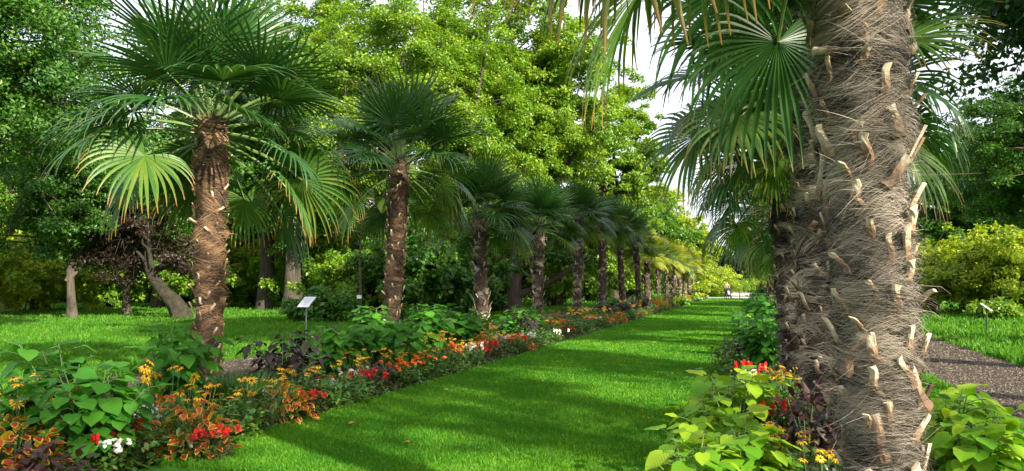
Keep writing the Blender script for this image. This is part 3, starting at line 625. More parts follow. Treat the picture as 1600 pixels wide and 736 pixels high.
# undergrowth walls on the left
sh = [(-60, 36, 4.2, 3.4, LL, 'yellow-green bush at the left border of the meadow'), (60, 42, 4.6, 3.4, LL, 'bright lime bush behind the pale trunk'),
      (170, 48, 5.4, 3.2, LB, 'sunlit bush between the pale trunk and the short trunk'), (330, 47, 4.0, 3.4, LB, 'mid green bush behind the first palm trunk'),
      (390, 52, 4.5, 3.0, LL, 'bright bush seen between the first palm and the dark trunks'), (520, 46, 5.4, 3.6, LB, 'dense green bush behind the thin tagged sapling'),
      (500, 30, 1.3, 1.3, LM, 'low leafy shrub on the meadow right of the white sign'), (575, 34, 3.4, 2.6, LB, 'green shrub left of the second palm trunk'),
      (655, 32, 4.3, 2.8, M['leaf_mid'], 'large leafy shrub between the second and third palms'), (705, 36, 4.6, 2.8, M['leaf_mid'], 'tall leafy shrub close behind the third palm'),
      (790, 42, 4.4, 3.0, LB, 'sunlit bush between the third and fourth palms'), (870, 51, 5.6, 2.6, LB, 'green bush between the fourth and fifth palms'),
      (925, 63, 6.0, 2.6, LB, 'bright bush between the fifth and sixth palms'), (982, 78, 6.5, 3.0, LB, 'bright bush behind the seventh palm'),
      (1030, 96, 7, 3.4, LL, 'lime bush behind the ninth palm')]
for i, (px, d, H, r_, m, lab) in enumerate(sh):
    x, y = at(px, d, 450); shrub('shrub', lab, 'shrub', x, y, H, r_, int(3000 + 2000 * r_ * H / 2), 0.21 if d < 40 else 0.25, m, 200 + i, 'shrubs along the back of the left meadow')
T_(1082, 128, 13.5, (5.0, 5), 2.0, 22000, 0.4, LL, 'bright lime tree at the end of the avenue left of the main path', seed=16, tr=0.4, group=GT)
# far wood behind everything on the left
def wood(name, label, x0, x1, y0, y1, H, n, leaf, m, seed, ncl=500):
    rg = np.random.default_rng(seed); u = rg.random(ncl); Cc = np.stack([x0 + (x1 - x0) * u + rg.normal(size=ncl) * 2, y0 + (y1 - y0) * u + rg.normal(size=ncl) * 3,
         rg.random(ncl) * (H + 2.5 * np.sin(u * 23 + seed))], 1)
    mb = MB(); clump_leaves(mb, Cc, rg.uniform(1.2, 2.2, ncl), np.full(ncl, n // ncl), leaf, leaf * 0.35, rg, 0.6, np.array([(x0 + x1) / 2, (y0 + y1) / 2 + 10, H / 2]))
    return tag(mb.obj(name, m), label, 'woodland', kind='stuff')
a, b = at(-150, 62, 440), at(650, 66, 440)
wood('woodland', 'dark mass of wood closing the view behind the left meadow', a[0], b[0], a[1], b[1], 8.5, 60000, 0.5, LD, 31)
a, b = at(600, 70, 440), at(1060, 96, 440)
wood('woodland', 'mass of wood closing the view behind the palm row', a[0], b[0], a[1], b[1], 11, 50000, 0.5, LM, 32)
a, b = at(1000, 175, 440), at(1330, 165, 440)
wood('woodland', 'distant dark wood beyond the end of the main path', a[0], b[0], a[1], b[1], 10, 34000, 0.9, M['leaf_conifer'], 33, 300)
a, b = at(1430, 110, 440), at(1800, 85, 440)
wood('woodland', 'wood closing the view behind the right meadow', a[0], b[0], a[1], b[1], 10, 50000, 0.5, LM, 34, 420)
# far end
GE = 'shrubs around the far end of the main path'
for i, (px, d, H, r_, m, lab) in enumerate([
        (1122, 112, 4.3, 4.0, LL, 'round yellow-green bush at the far end left of the main path'), (1100, 108, 3.0, 3.0, LL, 'smaller lime bush behind the last left palm'),
        (1100, 90, 2.0, 2.4, LL, 'low yellow flowering shrub left of the stroller'), (1122, 94, 1.7, 2.0, LL, 'low yellow shrub behind the stroller'),
        (1195, 120, 2.2, 3.4, LB, 'pale shrub closing the far end of the main path'), (1172, 128, 2.2, 3.0, LB, 'pale green shrub beyond the bend of the main path'),
        (1215, 112, 2.4, 3.0, LL, 'pale shrub right of the main path'), (1197, 72, 1.2, 1.2, LM, 'green shrub on the far right border of the lawn'),
        (1184, 150, 4.5, 3.0, LM, 'rounded green bush in front of the distant dark wood')]):
    x, y = at(px, d, 447); shrub('shrub', lab, 'shrub', x, y, H, r_, 5000, 0.3, m, 240 + i, GE, cr=0.7)
for i, (px, d, H, lab) in enumerate([(1165, 150, 12, 'dark conifer left of the distant wood'), (1190, 160, 14, 'tall dark conifer over the main path'), (1212, 150, 13, 'dark conifer next to the third right trunk')]):
    T_(px, d, H, 3.4, 1.0, 12000, 0.45, M['leaf_conifer'], lab, name='conifer', seed=60 + i, group='dark conifers at the far end', shape=0.8)
# right-hand trees
GRT = 'trees on the right of the gravel path'
def TR(x, y, H, rad, zb, n, leaf, m, label, **k): return tree('broadleaf_tree', label, 'tree', x, y, H, rad, zb, n, leaf, m, group=GRT, **k)
x, y = at(1800, 17, 440); TR(x, y, 13, 5.2, 5.9, 34000, 0.20, LD, 'dark maple whose branch overhangs the upper right corner', seed=20, tr=0.35)
x, y = at(1585, 45, 440); TR(x, y, 12.5, (4.6, 4.6), 3.4, 52000, 0.19, LM, 'green tree standing right behind the small black-posted sign', seed=21, tr=0.3)
x, y = at(1650, 40, 440); TR(x, y, 14, (4.6, 4.6), 4.0, 50000, 0.19, LM, 'big dark green tree at the right edge behind the lime shrubs', seed=25, tr=0.3)
x, y = at(1545, 72, 440); TR(x, y, 20, (7.5, 6), 3.0, 50000, 0.3, LD, 'tall dark tree in the distance on the right', seed=26, tr=0.4)
x, y = at(1500, 60, 440); TR(x, y, 10.5, (5.2, 5.2), 2.5, 46000, 0.24, LM, 'rounded green tree seen just right of the huge trunk', seed=22, tr=0.35)
for i, (px, d, H, r_, m, lab) in enumerate([(1450, 41, 4.2, 3.0, LL, 'lime shrub touching the right side of the huge trunk'), (1515, 37, 3.9, 2.8, LL, 'large lime shrub behind the black-posted sign'),
        (1590, 35, 4.0, 2.8, LL, 'lime shrub at the right edge of the picture'), (1660, 33, 4.0, 3.0, LL, 'lime shrub just past the right edge'), (1560, 31.5, 0.9, 0.9, LB, 'small yellowing shrub next to the black-posted sign')]):
    x, y = at(px, d, 450); shrub('shrub', lab, 'shrub', x, y, H, r_, 14000 if r_ > 1 else 1500, 0.19, m, 270 + i, 'lime shrubs behind the right meadow')
# unseen trees, added and shaped so their shade falls on lawn, palms, meadow
for i, (x, y, H, r_, zb, n) in enumerate([(14.5, -9, 17, 4.6, 8.5, 4500), (15.5, -3, 17.0, 3.2, 8.5, 2000), (15.5, 3, 17.5, 3.4, 9.0, 3600), (14, 10.5, 22, 4.6, 10, 20000), (14.5, 19, 24, 5.2, 10.5, 65000), (15, 27, 24, 5.0, 11.5, 60000), (16, 34, 23, 4.2, 12, 36000), (23, 0, 28, 5.5, 19.5, 22000), (23, 13, 29, 5.5, 20, 24000)]):
    TR(x, y, H, r_, zb, n, 0.24, LM, ['tall high-crowned tree behind the viewer on the right', 'thin tall tree just behind the viewer on the right', 'thin tall tree beside the viewer on the right', 'tall high-crowned tree right of the gravel path, nearest to the big trunk',
        'second tall tree along the right of the gravel path', 'third tall tree along the right of the gravel path', 'fourth tall tree along the right of the gravel path', 'very tall tree in the second line right of the path, beside the viewer', 'very tall tree in the second line right of the path, farther on'][i], seed=40 + i, tr=0.28, hollow=0.1)

# ------------------------------------------------------------------ bed plants
def heart_leaf():
    """two halves folded on the midrib; tip along +y, stalk at the origin"""
    ys = np.array([-0.13, 0.02, 0.24, 0.55, 0.82, 1.0]); ws = np.array([0.20, 0.41, 0.49, 0.40, 0.19, 0.0])
    mid = np.stack([0 * ys, np.maximum(ys, 0), -0.20 * ys ** 2 - 0.02], 1); L_ = np.stack([-ws, ys, 0.06 * ws - 0.20 * ys ** 2 + 0.03 * np.sin(ys * 9)], 1); R_ = L_ * [-1, 1, 1]
    V = np.vstack([mid, L_, R_]); i = np.arange(5)[:, None]
    Q = np.concatenate([i + [0, 1, 7, 6], i + [0, 12, 13, 1]]); return V, Q
def oval_leaf(w=0.3, curl=0.25):
    ys = np.array([0, 0.2, 0.5, 0.8, 1.0]); ws = np.array([0.02, 0.75, 1.0, 0.6, 0.0]) * w
    mid = np.stack([0 * ys, ys, -curl * ys ** 2], 1); L_ = np.stack([-ws, ys, 0.3 * ws - curl * ys ** 2], 1); R_ = L_ * [-1, 1, 1]
    V = np.vstack([mid, L_, R_]); i = np.arange(4)[:, None]
    return V, np.concatenate([i + [0, 1, 6, 5], i + [0, 10, 11, 1]])
HEART, OVAL, NARROW = heart_leaf(), oval_leaf(), oval_leaf(0.13, 0.5)
def put(mb, T_, P, D, Nn, S_, rnd, mi=0, t=None):
    """copies a leaf template to many places: D leaf axis, Nn leaf normal"""
    V, Q = T_; k = len(P); D = norm(D); X = norm(np.cross(D, Nn)); Z = np.cross(X, D)
    W_ = P[:, None] + S_[:, None, None] * (V[None, :, :1] * X[:, None] + V[None, :, 1:2] * D[:, None] + V[None, :, 2:] * Z[:, None])
    mb.add(W_, (np.arange(k)[:, None, None] * len(V) + Q[None]).reshape(-1, Q.shape[1]), np.repeat(rnd, len(Q)), t=np.tile(V[:, 1] - 0.55 * np.abs(V[:, 0]), k), mi=mi)
def broad_plant(rg, H=0.95, R_=0.5, n=90, leaf=0.2, m='heart', template=HEART):
    mb = MB(); st = MB(); ns = 9
    tips = np.stack([rg.normal(size=ns) * R_ * 0.5, rg.normal(size=ns) * R_ * 0.5, H * rg.uniform(0.6, 1.0, ns)], 1); P, D, N_ = [], [], []
    for s_ in range(ns):
        tp = tips[s_]; b0 = tp * [0.15, 0.15, 0]; uu = np.linspace(0, 1, 5)[:, None]
        tube(st, b0 + (tp - b0) * uu ** [[1.4, 1.4, 0.9]], np.linspace(0.012, 0.005, 5), 5, cap=False)
        per = n // ns
        for j in range(per):
            u = 0.15 + 0.85 * (j + 0.5) / per; base = b0 + (tp - b0) * np.array([u ** 1.4, u ** 1.4, u ** 0.9]); a = j * 2.4 + s_ + rg.normal() * 0.3
            o = np.array([math.cos(a), math.sin(a), 0]) + norm(tp * [1, 1, 0] + 1e-6) * 0.5; o = norm(o); stalk = leaf * rg.uniform(0.5, 1.3) * (1.3 - 0.6 * u)
            e = base + o * stalk + [0, 0, stalk * 0.35]; tube(st, np.array([base, (base + e) / 2 + [0, 0, 0.01], e]), 0.003, 4, cap=False)
            P.append(e); dz = rg.uniform(-0.75, -0.15) if u < 0.9 else rg.uniform(-0.2, 0.4); D.append(o + [0, 0, dz]); N_.append(np.array([0, 0, 1.0]) + o * 0.55 + rg.normal(size=3) * 0.15)
    k = len(P); put(mb, template, np.array(P), np.array(D), norm(np.array(N_)), leaf * rg.uniform(0.55, 1.15, k), rg.random(k))
    return [('foliage', mb.mesh('foliage', M[m], True)), ('stem', st.mesh('stem', M['stem'], True))]
def coleus_plant(rg, H=0.45, R_=0.32, n=110, leaf=0.10, mi_in='coleus_red', edge=True, dark='maroon_leaf'):
    mb = MB(); a = rg.random(n) * 2 * np.pi; el = np.arcsin(rg.uniform(0.0, 1, n)); rr = rg.uniform(0.6, 1, n)
    o = np.stack([np.cos(a) * np.cos(el), np.sin(a) * np.cos(el), np.sin(el)], 1); P = o * rr[:, None] * [R_, R_, H]; D = o * [1, 1, 0.2] + rg.normal(size=(n, 3)) * 0.45; N_ = norm(o * 0.6 + [0, 0, 0.9] + rg.normal(size=(n, 3)) * 0.15)
    S_ = leaf * rg.uniform(0.6, 1.2, n); r_ = rg.random(n)
    if edge:
        put(mb, oval_leaf(0.36), P, D, N_, S_, r_, 1); put(mb, oval_leaf(0.285), P + N_ * 0.004 + norm(D) * S_[:, None] * 0.07, D, N_, S_ * 0.84, r_, 0)
        mats = [M[mi_in], M['coleus_edge']]
    else: put(mb, oval_leaf(0.34), P, D, N_, S_, r_, 0); mats = [M[dark]]
    st = MB()
    for q in range(12): tube(st, np.array([[0, 0, 0], P[q] * [0.5, 0.5, 0.6], P[q]]), 0.005, 4, cap=False)
    return [('foliage', mb.mesh('foliage', mats, True)), ('stem', st.mesh('stem', M['stem'], True))]
def daisy(rg, r=0.04, pm='petal_yellow', np_=11):
    mb = MB(); a = np.arange(np_) * 2 * np.pi / np_ + rg.normal(size=np_) * 0.08; D = np.stack([np.cos(a), np.sin(a), -0.15 + rg.normal(size=np_) * 0.12], 1)
    put(mb, oval_leaf(0.17, 0.25), D * r * 0.22, D, np.tile([0, 0, 1.0], (np_, 1)), r * rg.uniform(0.9, 1.1, np_), rg.random(np_))
    return mb.mesh('flower_head', [M[pm]], True)
def dome():
    mb = MB(); a = np.arange(8) * np.pi / 4; V = [[0, 0, 0.014]]
    for rr, zz in ((0.008, 0.011), (0.011, 0.003)): V += [[rr * math.cos(q), rr * math.sin(q), zz] for q in a]
    mb.add(V, [[0, 1 + q, 1 + (q + 1) % 8] for q in range(8)]); mb.add(V, [[1 + q, 9 + q, 9 + (q + 1) % 8, 1 + (q + 1) % 8] for q in range(8)])
    return mb.mesh('flower_centre', [M['cone_dark']], True)
rp = np.random.default_rng(900)
DAISY = [daisy(rp) for _ in range(3)]; DOME = dome()
def begonia_flower(rg, pm):
    mb = MB(); k = 9; D = norm(rg.normal(size=(k, 3)) + [0, 0, 0.5]); put(mb, oval_leaf(0.48, 0.1), D * 0.006, D, norm(rg.normal(size=(k, 3)) + [0, 0, 1.0]), 0.034 * rg.uniform(0.8, 1.2, k), rg.random(k))
    return mb.mesh('flower', [M[pm]], True)
FL = {c: [begonia_flower(rp, 'petal_' + c) for _ in range(2)] for c in ('red', 'white', 'orange')}
def leafy_base(rg, H, R_, n, leaf, m, tmpl=NARROW, stems=10):
    mb = MB(); a = rg.random(n) * 2 * np.pi; rr = np.sqrt(rg.random(n)) * R_; z = H * rg.random(n) * (1 - 0.4 * (rr / R_) ** 2)
    P = np.stack([rr * np.cos(a), rr * np.sin(a), z], 1); D = rg.normal(size=(n, 3)) * [1, 1, 0.5] + [0, 0, 0.2]; put(mb, tmpl, P, D, norm(rg.normal(size=(n, 3)) * 0.4 + [0, 0, 1.0]), leaf * rg.uniform(0.6, 1.2, n), rg.random(n))
    return mb
def rudbeckia(rg, H=0.55, R_=0.26, nf=11, far=False):
    mb = leafy_base(rg, H * 0.75, R_, 130, 0.09, 'small_leaf'); st = MB(); heads = []
    for i in range(nf):
        a = rg.random() * 6.28; rr = math.sqrt(rg.random()) * R_ * 1.1; p = np.array([rr * math.cos(a), rr * math.sin(a), H * rg.uniform(0.8, 1.12)])
        tube(st, np.array([p * [0.35, 0.35, 0], p * [0.8, 0.8, 0.6], p]), 0.0035, 4, cap=False); heads.append((p, rg.normal(0, 0.3), rg.normal(0, 0.3) + 0.15, rg.uniform(0.85, 1.25)))
    parts = [('foliage', mb.mesh('foliage', M['small_leaf'], True)), ('stem', st.mesh('stem', M['stem'], True))]
    return parts, [('flower_head', DAISY[i % 3], h, DOME) for i, h in enumerate(heads)]
def begonia(rg, c, H=0.24, R_=0.2, nf=9, m='bronze_leaf'):
    mb = leafy_base(rg, H, R_, 170, 0.06, m, OVAL)
    return [('foliage', mb.mesh('foliage', M[m], True))], [('flower', FL[c][i % 2], (np.array([rg.normal() * R_ * 0.55, rg.normal() * R_ * 0.55, H * rg.uniform(0.8, 1.15)]), rg.normal() * 0.4, rg.normal() * 0.4, rg.uniform(0.8, 1.3)), None) for i in range(nf)]
def grass_clump(rg, H=0.5, R_=0.45, n=900):
    mb = MB(); K = 6; tt = np.linspace(0, 1, K); a = rg.random(n) * 2 * np.pi; rr = rg.random(n) ** 0.5 * R_ * 0.6; L_ = H * rg.uniform(0.7, 1.4, n); ou = rg.uniform(0.1, 0.8, n)
    o = np.stack([np.cos(a), np.sin(a), 0 * a], 1); r_ = rr[:, None] + (L_ * ou)[:, None] * tt ** 1.8; z = L_[:, None] * (tt - 0.35 * ou[:, None] * tt ** 3)
    X = o[:, None] * r_[..., None] + np.array([0, 0, 1.0]) * z[..., None]; sd_ = np.stack([-np.sin(a), np.cos(a), 0 * a], 1); w_ = 0.005 * (1 - tt ** 2 * 0.9)
    V = np.stack([X - sd_[:, None] * w_[None, :, None], X + sd_[:, None] * w_[None, :, None]], 2).reshape(n, 2 * K, 3)
    q = np.array([[2 * i, 2 * i + 1, 2 * i + 3, 2 * i + 2] for i in range(K - 1)]); mb.add(V, (np.arange(n)[:, None, None] * 2 * K + q[None]).reshape(-1, 4), np.repeat(rg.random(n), K - 1))
    return [('foliage', mb.mesh('foliage', M['grass_clump']))]
PL = {}
PL['broad'] = [(broad_plant(rp, 0.95, 0.52, 190, 0.185), []) for _ in range(4)]
PL['lime'] = [(broad_plant(rp, 0.62, 0.45, 100, 0.18, 'heart_lime'), []) for _ in range(3)]
PL['dark'] = [(broad_plant(rp, 0.75, 0.38, 210, 0.14, 'dark_leaf', oval_leaf(0.34, 0.3)), []) for _ in range(2)] 
PL['maroon'] = [(coleus_plant(rp, 0.4, 0.3, 120, 0.09, edge=False), []) for _ in range(2)]
PL['coleus'] = [(coleus_plant(rp, 0.42, 0.34, 190, 0.09), []) for _ in range(2)]
PL['rudbeckia'] = [rudbeckia(rp) for _ in range(3)]
PL['red'] = [begonia(rp, 'red') for _ in range(2)]; PL['white'] = [begonia(rp, 'white', m='small_leaf') for _ in range(2)]; PL['orange'] = [begonia(rp, 'orange', H=0.3, nf=14, m='small_leaf') for _ in range(2)]
PL['grass'] = [(grass_clump(rp), [])]
PL['bushy'] = [([('foliage', leafy_base(rp, 0.45, 0.3, 420, 0.07, 'small_leaf', OVAL).mesh('foliage', M['small_leaf'], True))], []) for _ in range(2)]
INFO = {'broad': ('broadleaf_plant', 'broad heart-leaved green plant', 'plant'), 'lime': ('broadleaf_plant', 'lime green heart-leaved plant', 'plant'),
        'dark': ('dark_leaved_plant', 'tall black-purple leaved plant', 'plant'), 'maroon': ('dark_leaved_plant', 'low dark maroon leafy plant', 'plant'),
        'coleus': ('coleus', 'red coleus with yellow leaf edges', 'coleus'), 'rudbeckia': ('coneflower', 'yellow coneflower clump', 'flower'),
        'red': ('begonia', 'low red begonia', 'flower'), 'white': ('begonia', 'low white begonia', 'flower'), 'orange': ('bedding_flower', 'orange-red bedding flower', 'flower'),
        'grass': ('ornamental_grass', 'arching tufted ornamental grass', 'grass plant'), 'bushy': ('bushy_plant', 'small-leaved bushy green plant', 'plant')}
COUNT = {}
def plant(kind, x, y, sc=1.0, zs=None, rg=rp, fl=True):
    side = 'left' if x < -3 else 'right'
    COUNT.setdefault((kind, side), []).append((y, x, sc, zs if zs else sc, int(rg.integers(99)), rg.random() * 6.28, fl))
def P_(kind, px, py, sc=1.0, zs=None):
    x, y = ground(px, py); plant(kind, x, y, sc, zs)
# hand-placed: left bed, near to far (pixel of the plant's foot)
for a in [('broad', 112, 715, 1.05, 1.05), ('broad', 140, 735, 0.85, 0.85), ('broad', 45, 720, 0.8, 0.8), ('coleus', 22, 752, 1.15, 1.1), ('coleus', 300, 712, 1.1, 1.15), ('rudbeckia', 20, 728, 1.1, 1.2), ('rudbeckia', 262, 705, 1.0, 1.35),
          ('maroon', 70, 775, 1, 1), ('broad', 262, 655, 0.9, 1.12), ('grass', 390, 648, 1.05, 0.75), ('grass', 352, 640, 0.9, 0.7), ('rudbeckia', 300, 690, 1.0, 0.9), ('rudbeckia', 60, 735, 1.0, 1.1), ('rudbeckia', 470, 640, 0.9, 0.85), ('rudbeckia', 610, 600, 1.0, 0.85), ('rudbeckia', 412, 672, 1.1, 1.0), ('coleus', 452, 660, 0.85, 1.0),
          ('red', 195, 730, 1, 1.3), ('white', 215, 700, 1, 1.3), ('white', 175, 738, 1, 0.9), ('orange', 170, 722, 1, 1.1), ('bushy', 360, 690, 1.0, 0.9), ('bushy', 235, 725, 1, 1.0),
          ('red', 330, 722, 0.9, 0.9), ('dark', 440, 622, 1.15, 1.2), ('bushy', 490, 640, 1.1, 1.0), ('broad', 532, 600, 1.0, 1.0), ('broad', 612, 590, 1.05, 1.05), ('broad', 580, 570, 1.1, 1.1),
          ('bushy', 545, 632, 1.0, 0.8), ('red', 580, 622, 1.1, 1.3), ('maroon', 590, 610, 0.9, 1.1), ('orange', 632, 604, 1.2, 1.1), ('rudbeckia', 555, 605, 1.0, 0.9), ('red', 484, 652, 0.9, 1.0),
          ('lime', 640, 588, 0.8, 0.7), ('orange', 660, 592, 1.2, 1.0), ('rudbeckia', 690, 578, 1.0, 1.1), ('broad', 668, 560, 1.15, 1.1), ('broad', 706, 552, 1.2, 1.15), ('broad', 735, 545, 1.0, 0.9),
          ('white', 732, 572, 1.2, 1.4), ('orange', 712, 577, 1.2, 1.2), ('red', 768, 562, 1.2, 1.2), ('white', 785, 552, 1.2, 1.3), ('red', 805, 552, 1.2, 1.2), ('maroon', 703, 560, 1.0, 1.0),
          ('white', 833, 545, 1.2, 1.3), ('broad', 795, 535, 1.1, 0.9), ('bushy', 475, 600, 1.2, 1.3), ('lime', 520, 585, 1.0, 1.0)]:
    P_(*a)
rq = np.random.default_rng(444)
y = 6.0
while y < 19:            # front ribbon beside the lawn, between the hand-placed ones
    for xx in (XE - 0.28, XE - 0.75):
        if rq.random() < 0.8: plant(['red', 'orange', 'white', 'bushy', 'rudbeckia', 'rudbeckia', 'coleus', 'bushy'][int(rq.integers(8))], xx + rq.normal() * 0.1, y + rq.normal() * 0.1, rq.uniform(0.8, 1.05), rq.uniform(0.65, 0.95) * (1 if xx > XE - 0.5 else 1.2))
    y += 0.55
y = 19.0; k = 0
while y < YEND - 2:      # on along the left bed
    st_ = 0.62 + y * 0.012
    for xx, kinds, s_ in ((XE - 0.35, ['white', 'orange', 'bushy', 'rudbeckia', 'lime', 'rudbeckia'] if y > 50 else ['red', 'white', 'orange', 'bushy', 'coleus', 'rudbeckia', 'bushy'], 1.05), (XE - 1.1, ['rudbeckia', 'bushy', 'rudbeckia', 'dark', 'coleus', 'orange'], 1.15),
                          (XE - 1.9, ['broad', 'dark', 'broad', 'bushy', 'rudbeckia'], 0.9)):
        if xx < XE - 1.5 and k % 2: continue
        plant(kinds[int(rq.integers(len(kinds)))], xx + rq.normal() * 0.18, y + rq.normal() * 0.2, s_ * rq.uniform(0.85, 1.15), s_ * rq.uniform(0.8, 1.1))
    y += st_; k += 1
# right bed
for a in [('lime', 1110, 735, 0.85, 0.9), ('lime', 1150, 700, 1.0, 1.0), ('lime', 1132, 662, 0.85, 0.9), ('lime', 1160, 775, 0.9, 0.8), ('lime', 1085, 800, 0.85, 0.75),
          ('rudbeckia', 1200, 660, 0.9, 0.95), ('maroon', 1262, 735, 1.1, 1.6), ('maroon', 1275, 705, 1.0, 1.5), ('dark', 1275, 720, 0.75, 0.75), ('white', 1160, 625, 1.0, 1.3), ('red', 1180, 622, 1.0, 1.5), ('bushy', 1215, 690, 1.1, 1.1),
          ('bushy', 1190, 640, 1.1, 1.1), ('rudbeckia', 1225, 770, 0.8, 0.75), ('rudbeckia', 1230, 650, 0.8, 0.9), ('broad', 1200, 585, 0.9, 1.0), ('broad', 1183, 560, 0.8, 1.0), ('broad', 1208, 548, 0.9, 1.1), ('broad', 1195, 530, 1.0, 1.2),
          ('dark', 1150, 580, 0.8, 0.8), ('bushy', 1140, 590, 1.0, 1.2), ('red', 1215, 700, 0.9, 1.5), ('rudbeckia', 1290, 800, 0.8, 0.7),
          ('lime', 1490, 740, 0.95, 1.0), ('lime', 1530, 765, 0.9, 0.85), ('lime', 1472, 700, 0.8, 0.9)]:
    P_(*a)
y = 16.5
while y < YEND - 2:
    plant(['broad', 'dark', 'bushy', 'rudbeckia', 'broad', 'lime'][int(rq.integers(6))], RE + 0.45 + rq.normal() * 0.12, y, rq.uniform(0.85, 1.05), rq.uniform(0.8, 1.05)); y += 0.9 + y * 0.012
for (kind, side), lst in COUNT.items():
    nm, lab, cat = INFO[kind]; lst.sort()
    for i, (y, x, sc, zs, v, rz, fl) in enumerate(lst):
        o_ = ORD[i] if i < len(ORD) else None
        where = f'{o_} one from the camera' if o_ else 'in the distant part'
        if o_ is None:
            extra = ['', ' beyond'][0]
            where = f'{round(y)} metres off'
            where = f'{ORD[i - len(ORD)]} past the thirtieth'
        t = thing(nm, (x, y, 0.02), f'{lab} in the {side} bed, {where}', cat, f'{cat}s in the {side} flower bed', rz, (sc, sc, zs))
        parts, heads = PL[kind][v % len(PL[kind])]
        for pn, me in parts: mkobj(pn, me, t)
        if dist(x, y) < 26:
            for hn, me, (p, rx, ry, s_), cme in heads:
                h = mkobj(hn, me, t, tuple(p), (rx, ry, 0), s_)
                if cme: mkobj('flower_centre', cme, h)
        elif heads:   # too far off to tell its flowers apart
            for hn, me, (p, rx, ry, s_), cme in heads[:6]: mkobj(hn, me, t, tuple(p), (rx + 0.5, ry, 0), s_ * 1.4)
# low mixed growth covering the soil
def cover(name, x0, x1, y0, y1, n, label, seed):
    rg = np.random.default_rng(seed); u = rg.random(n); y = 1 / (1 / y0 - u * (1 / y0 - 1 / y1)); x = rg.uniform(x0, x1, n); mb = MB()
    lf = 0.055 * (1 + np.maximum(0, y - 10) * 0.03); z = 0.02 + 0.22 * rg.random(n) ** 1.3 * (0.6 + 0.4 * np.sin(x * 3.1 + 1) * np.sin(y * 2.3)) * np.clip(np.minimum(x - x0, x1 - x) / 0.3, 0.25, 1)
    ti = (rg.random(n) < 0.3).astype(int)
    D = rg.normal(size=(n, 3)) * [1, 1, 0.6] + [0, 0, 0.3]; put(mb, oval_leaf(0.28, 0.3), np.stack([x, y, z], 1), D, norm(rg.normal(size=(n, 3)) * 0.5 + [0, 0, 1.0]), lf * rg.uniform(0.6, 1.3, n), rg.random(n))
    Q = mb.q[0]; mb.mq[0] = np.repeat(ti, 8)
    return tag(mb.obj(name, [M['small_leaf'], M['bronze_leaf']], smooth=True), label, 'ground cover', kind='stuff')
cover('ground_cover', -7.9, XE - 0.02, 4.5, YEND - 2, 42000, 'low mixed green and bronze leaves covering the left bed', 51)
cover('ground_cover', RE + 0.02, 1.3, 2.4, YEND - 2, 26000, 'low mixed green and bronze leaves covering the right bed', 52)
# stones by the first palm and a few fallen leaves on the lawn
for i, (px, py, s_, lab) in enumerate([(330, 618, 0.17, 'pale rounded stone at the foot of the first left palm'), (205, 655, 0.12, 'small pale stone under the broad leaves left of the first palm')]):
    rg = np.random.default_rng(i + 5); x, y = ground(px, py); mb = MB(); a = np.arange(12) * np.pi / 6
    V = [[s_ * (1.3 - 0.1 * k) * math.cos(q) * math.cos(k * 0.35), s_ * math.sin(q) * math.cos(k * 0.35), s_ * 0.9 * math.sin(k * 0.35)] for k in range(4) for q in a]
    V = np.array(V) * (1 + 0.12 * rg.normal(size=(48, 1)) * 0.5); j = np.arange(12); j2 = (j + 1) % 12
    for k in range(3): mb.add(V, np.stack([k * 12 + j, k * 12 + j2, k * 12 + 12 + j2, k * 12 + 12 + j], 1))
    mb.add(np.vstack([V[36:], [[0, 0, s_ * 0.85]]]), [[q, (q + 1) % 12, 12] for q in range(12)])
    o = mb.obj('stone', M['stone'], smooth=True); o.location = (x, y, 0.02); tag(o, lab, 'stone', 'stones in the left bed')

# ------------------------------------------------------------------ signs, sapling, post
def sign(px, py, topy, w, h, tilt, rz, post, label, posty=None):
    x, y = ground(px, py); d = dist(x, y); z = zat(px, topy, d)
    t = thing('plant_sign', (x, y, 0), label, 'sign', 'small plate signs on thin posts', rz)
    mb = MB(); tube(mb, [[0, 0, 0], [0, 0, z / 2], [0, 0, z - 0.02]], 0.018, 8); mb.obj('post', M[post], t, True)
    c, s_ = math.cos(tilt), math.sin(tilt); Rm = [[1, 0, 0], [0, c, -s_], [0, s_, c]]
    mb = MB(); box(mb, (0, 0, z), (w, h, 0.015), R3=Rm); p = mb.obj('sign_plate', M['sign_plate'], t)
    mb = MB(); n_ = np.array([0, -s_, c])
    for k in range(5):
        yy = h * (0.32 - 0.15 * k); box(mb, np.array([-w * 0.05 * (k % 2), yy * c, z + yy * s_]) + n_ * 0.0095, (w * (0.72 - 0.12 * (k % 3)), h * 0.035, 0.002), R3=Rm)
    mb.obj('faded_print', M['sign_print'], p)
    return t
sign(478, 540, 472, 0.36, 0.36, R(42), YAW - 0.5, 'post_grey', 'white tilted information plate on a grey post between the first and second left palms')
sign(1543, 527, 480, 0.26, 0.34, R(38), YAW + 0.9, 'post_dark', 'small tilted plate on a thin black post in the right meadow')
x, y = at(562, 26, 500); t = thing('sapling', (x, y, 0), 'thin bare-stemmed sapling with a white tag left of the second palm', 'tree')
mb = MB(); tube(mb, [[0, 0, 0], [0.02, 0, 1.2], [-0.03, 0, 2.4], [0.05, 0, 3.6], [0.1, 0, 4.4]], [0.05, 0.042, 0.03, 0.02, 0.01], 7)
for q, (zz, dx) in enumerate(((2.2, 0.6), (2.7, -0.5), (3.1, 0.4), (3.6, -0.4))): tube(mb, [[0, 0, zz], [dx * 0.5, 0.1, zz + 0.35], [dx, 0.15, zz + 0.8]], [0.014, 0.01, 0.005], 5)
mb.obj('trunk', M['bark'], t, True)
mb = MB(); rg = np.random.default_rng(9); Cc = np.array([[0.6, .15, 3.0], [-0.5, .15, 3.5], [0.4, 0.1, 3.9], [-0.4, 0, 4.3], [0.1, 0, 4.6]]); clump_leaves(mb, Cc, np.full(5, 0.4), np.full(5, 60), 0.15, 0.045, rg, 0.7); mb.obj('crown', LM, t)
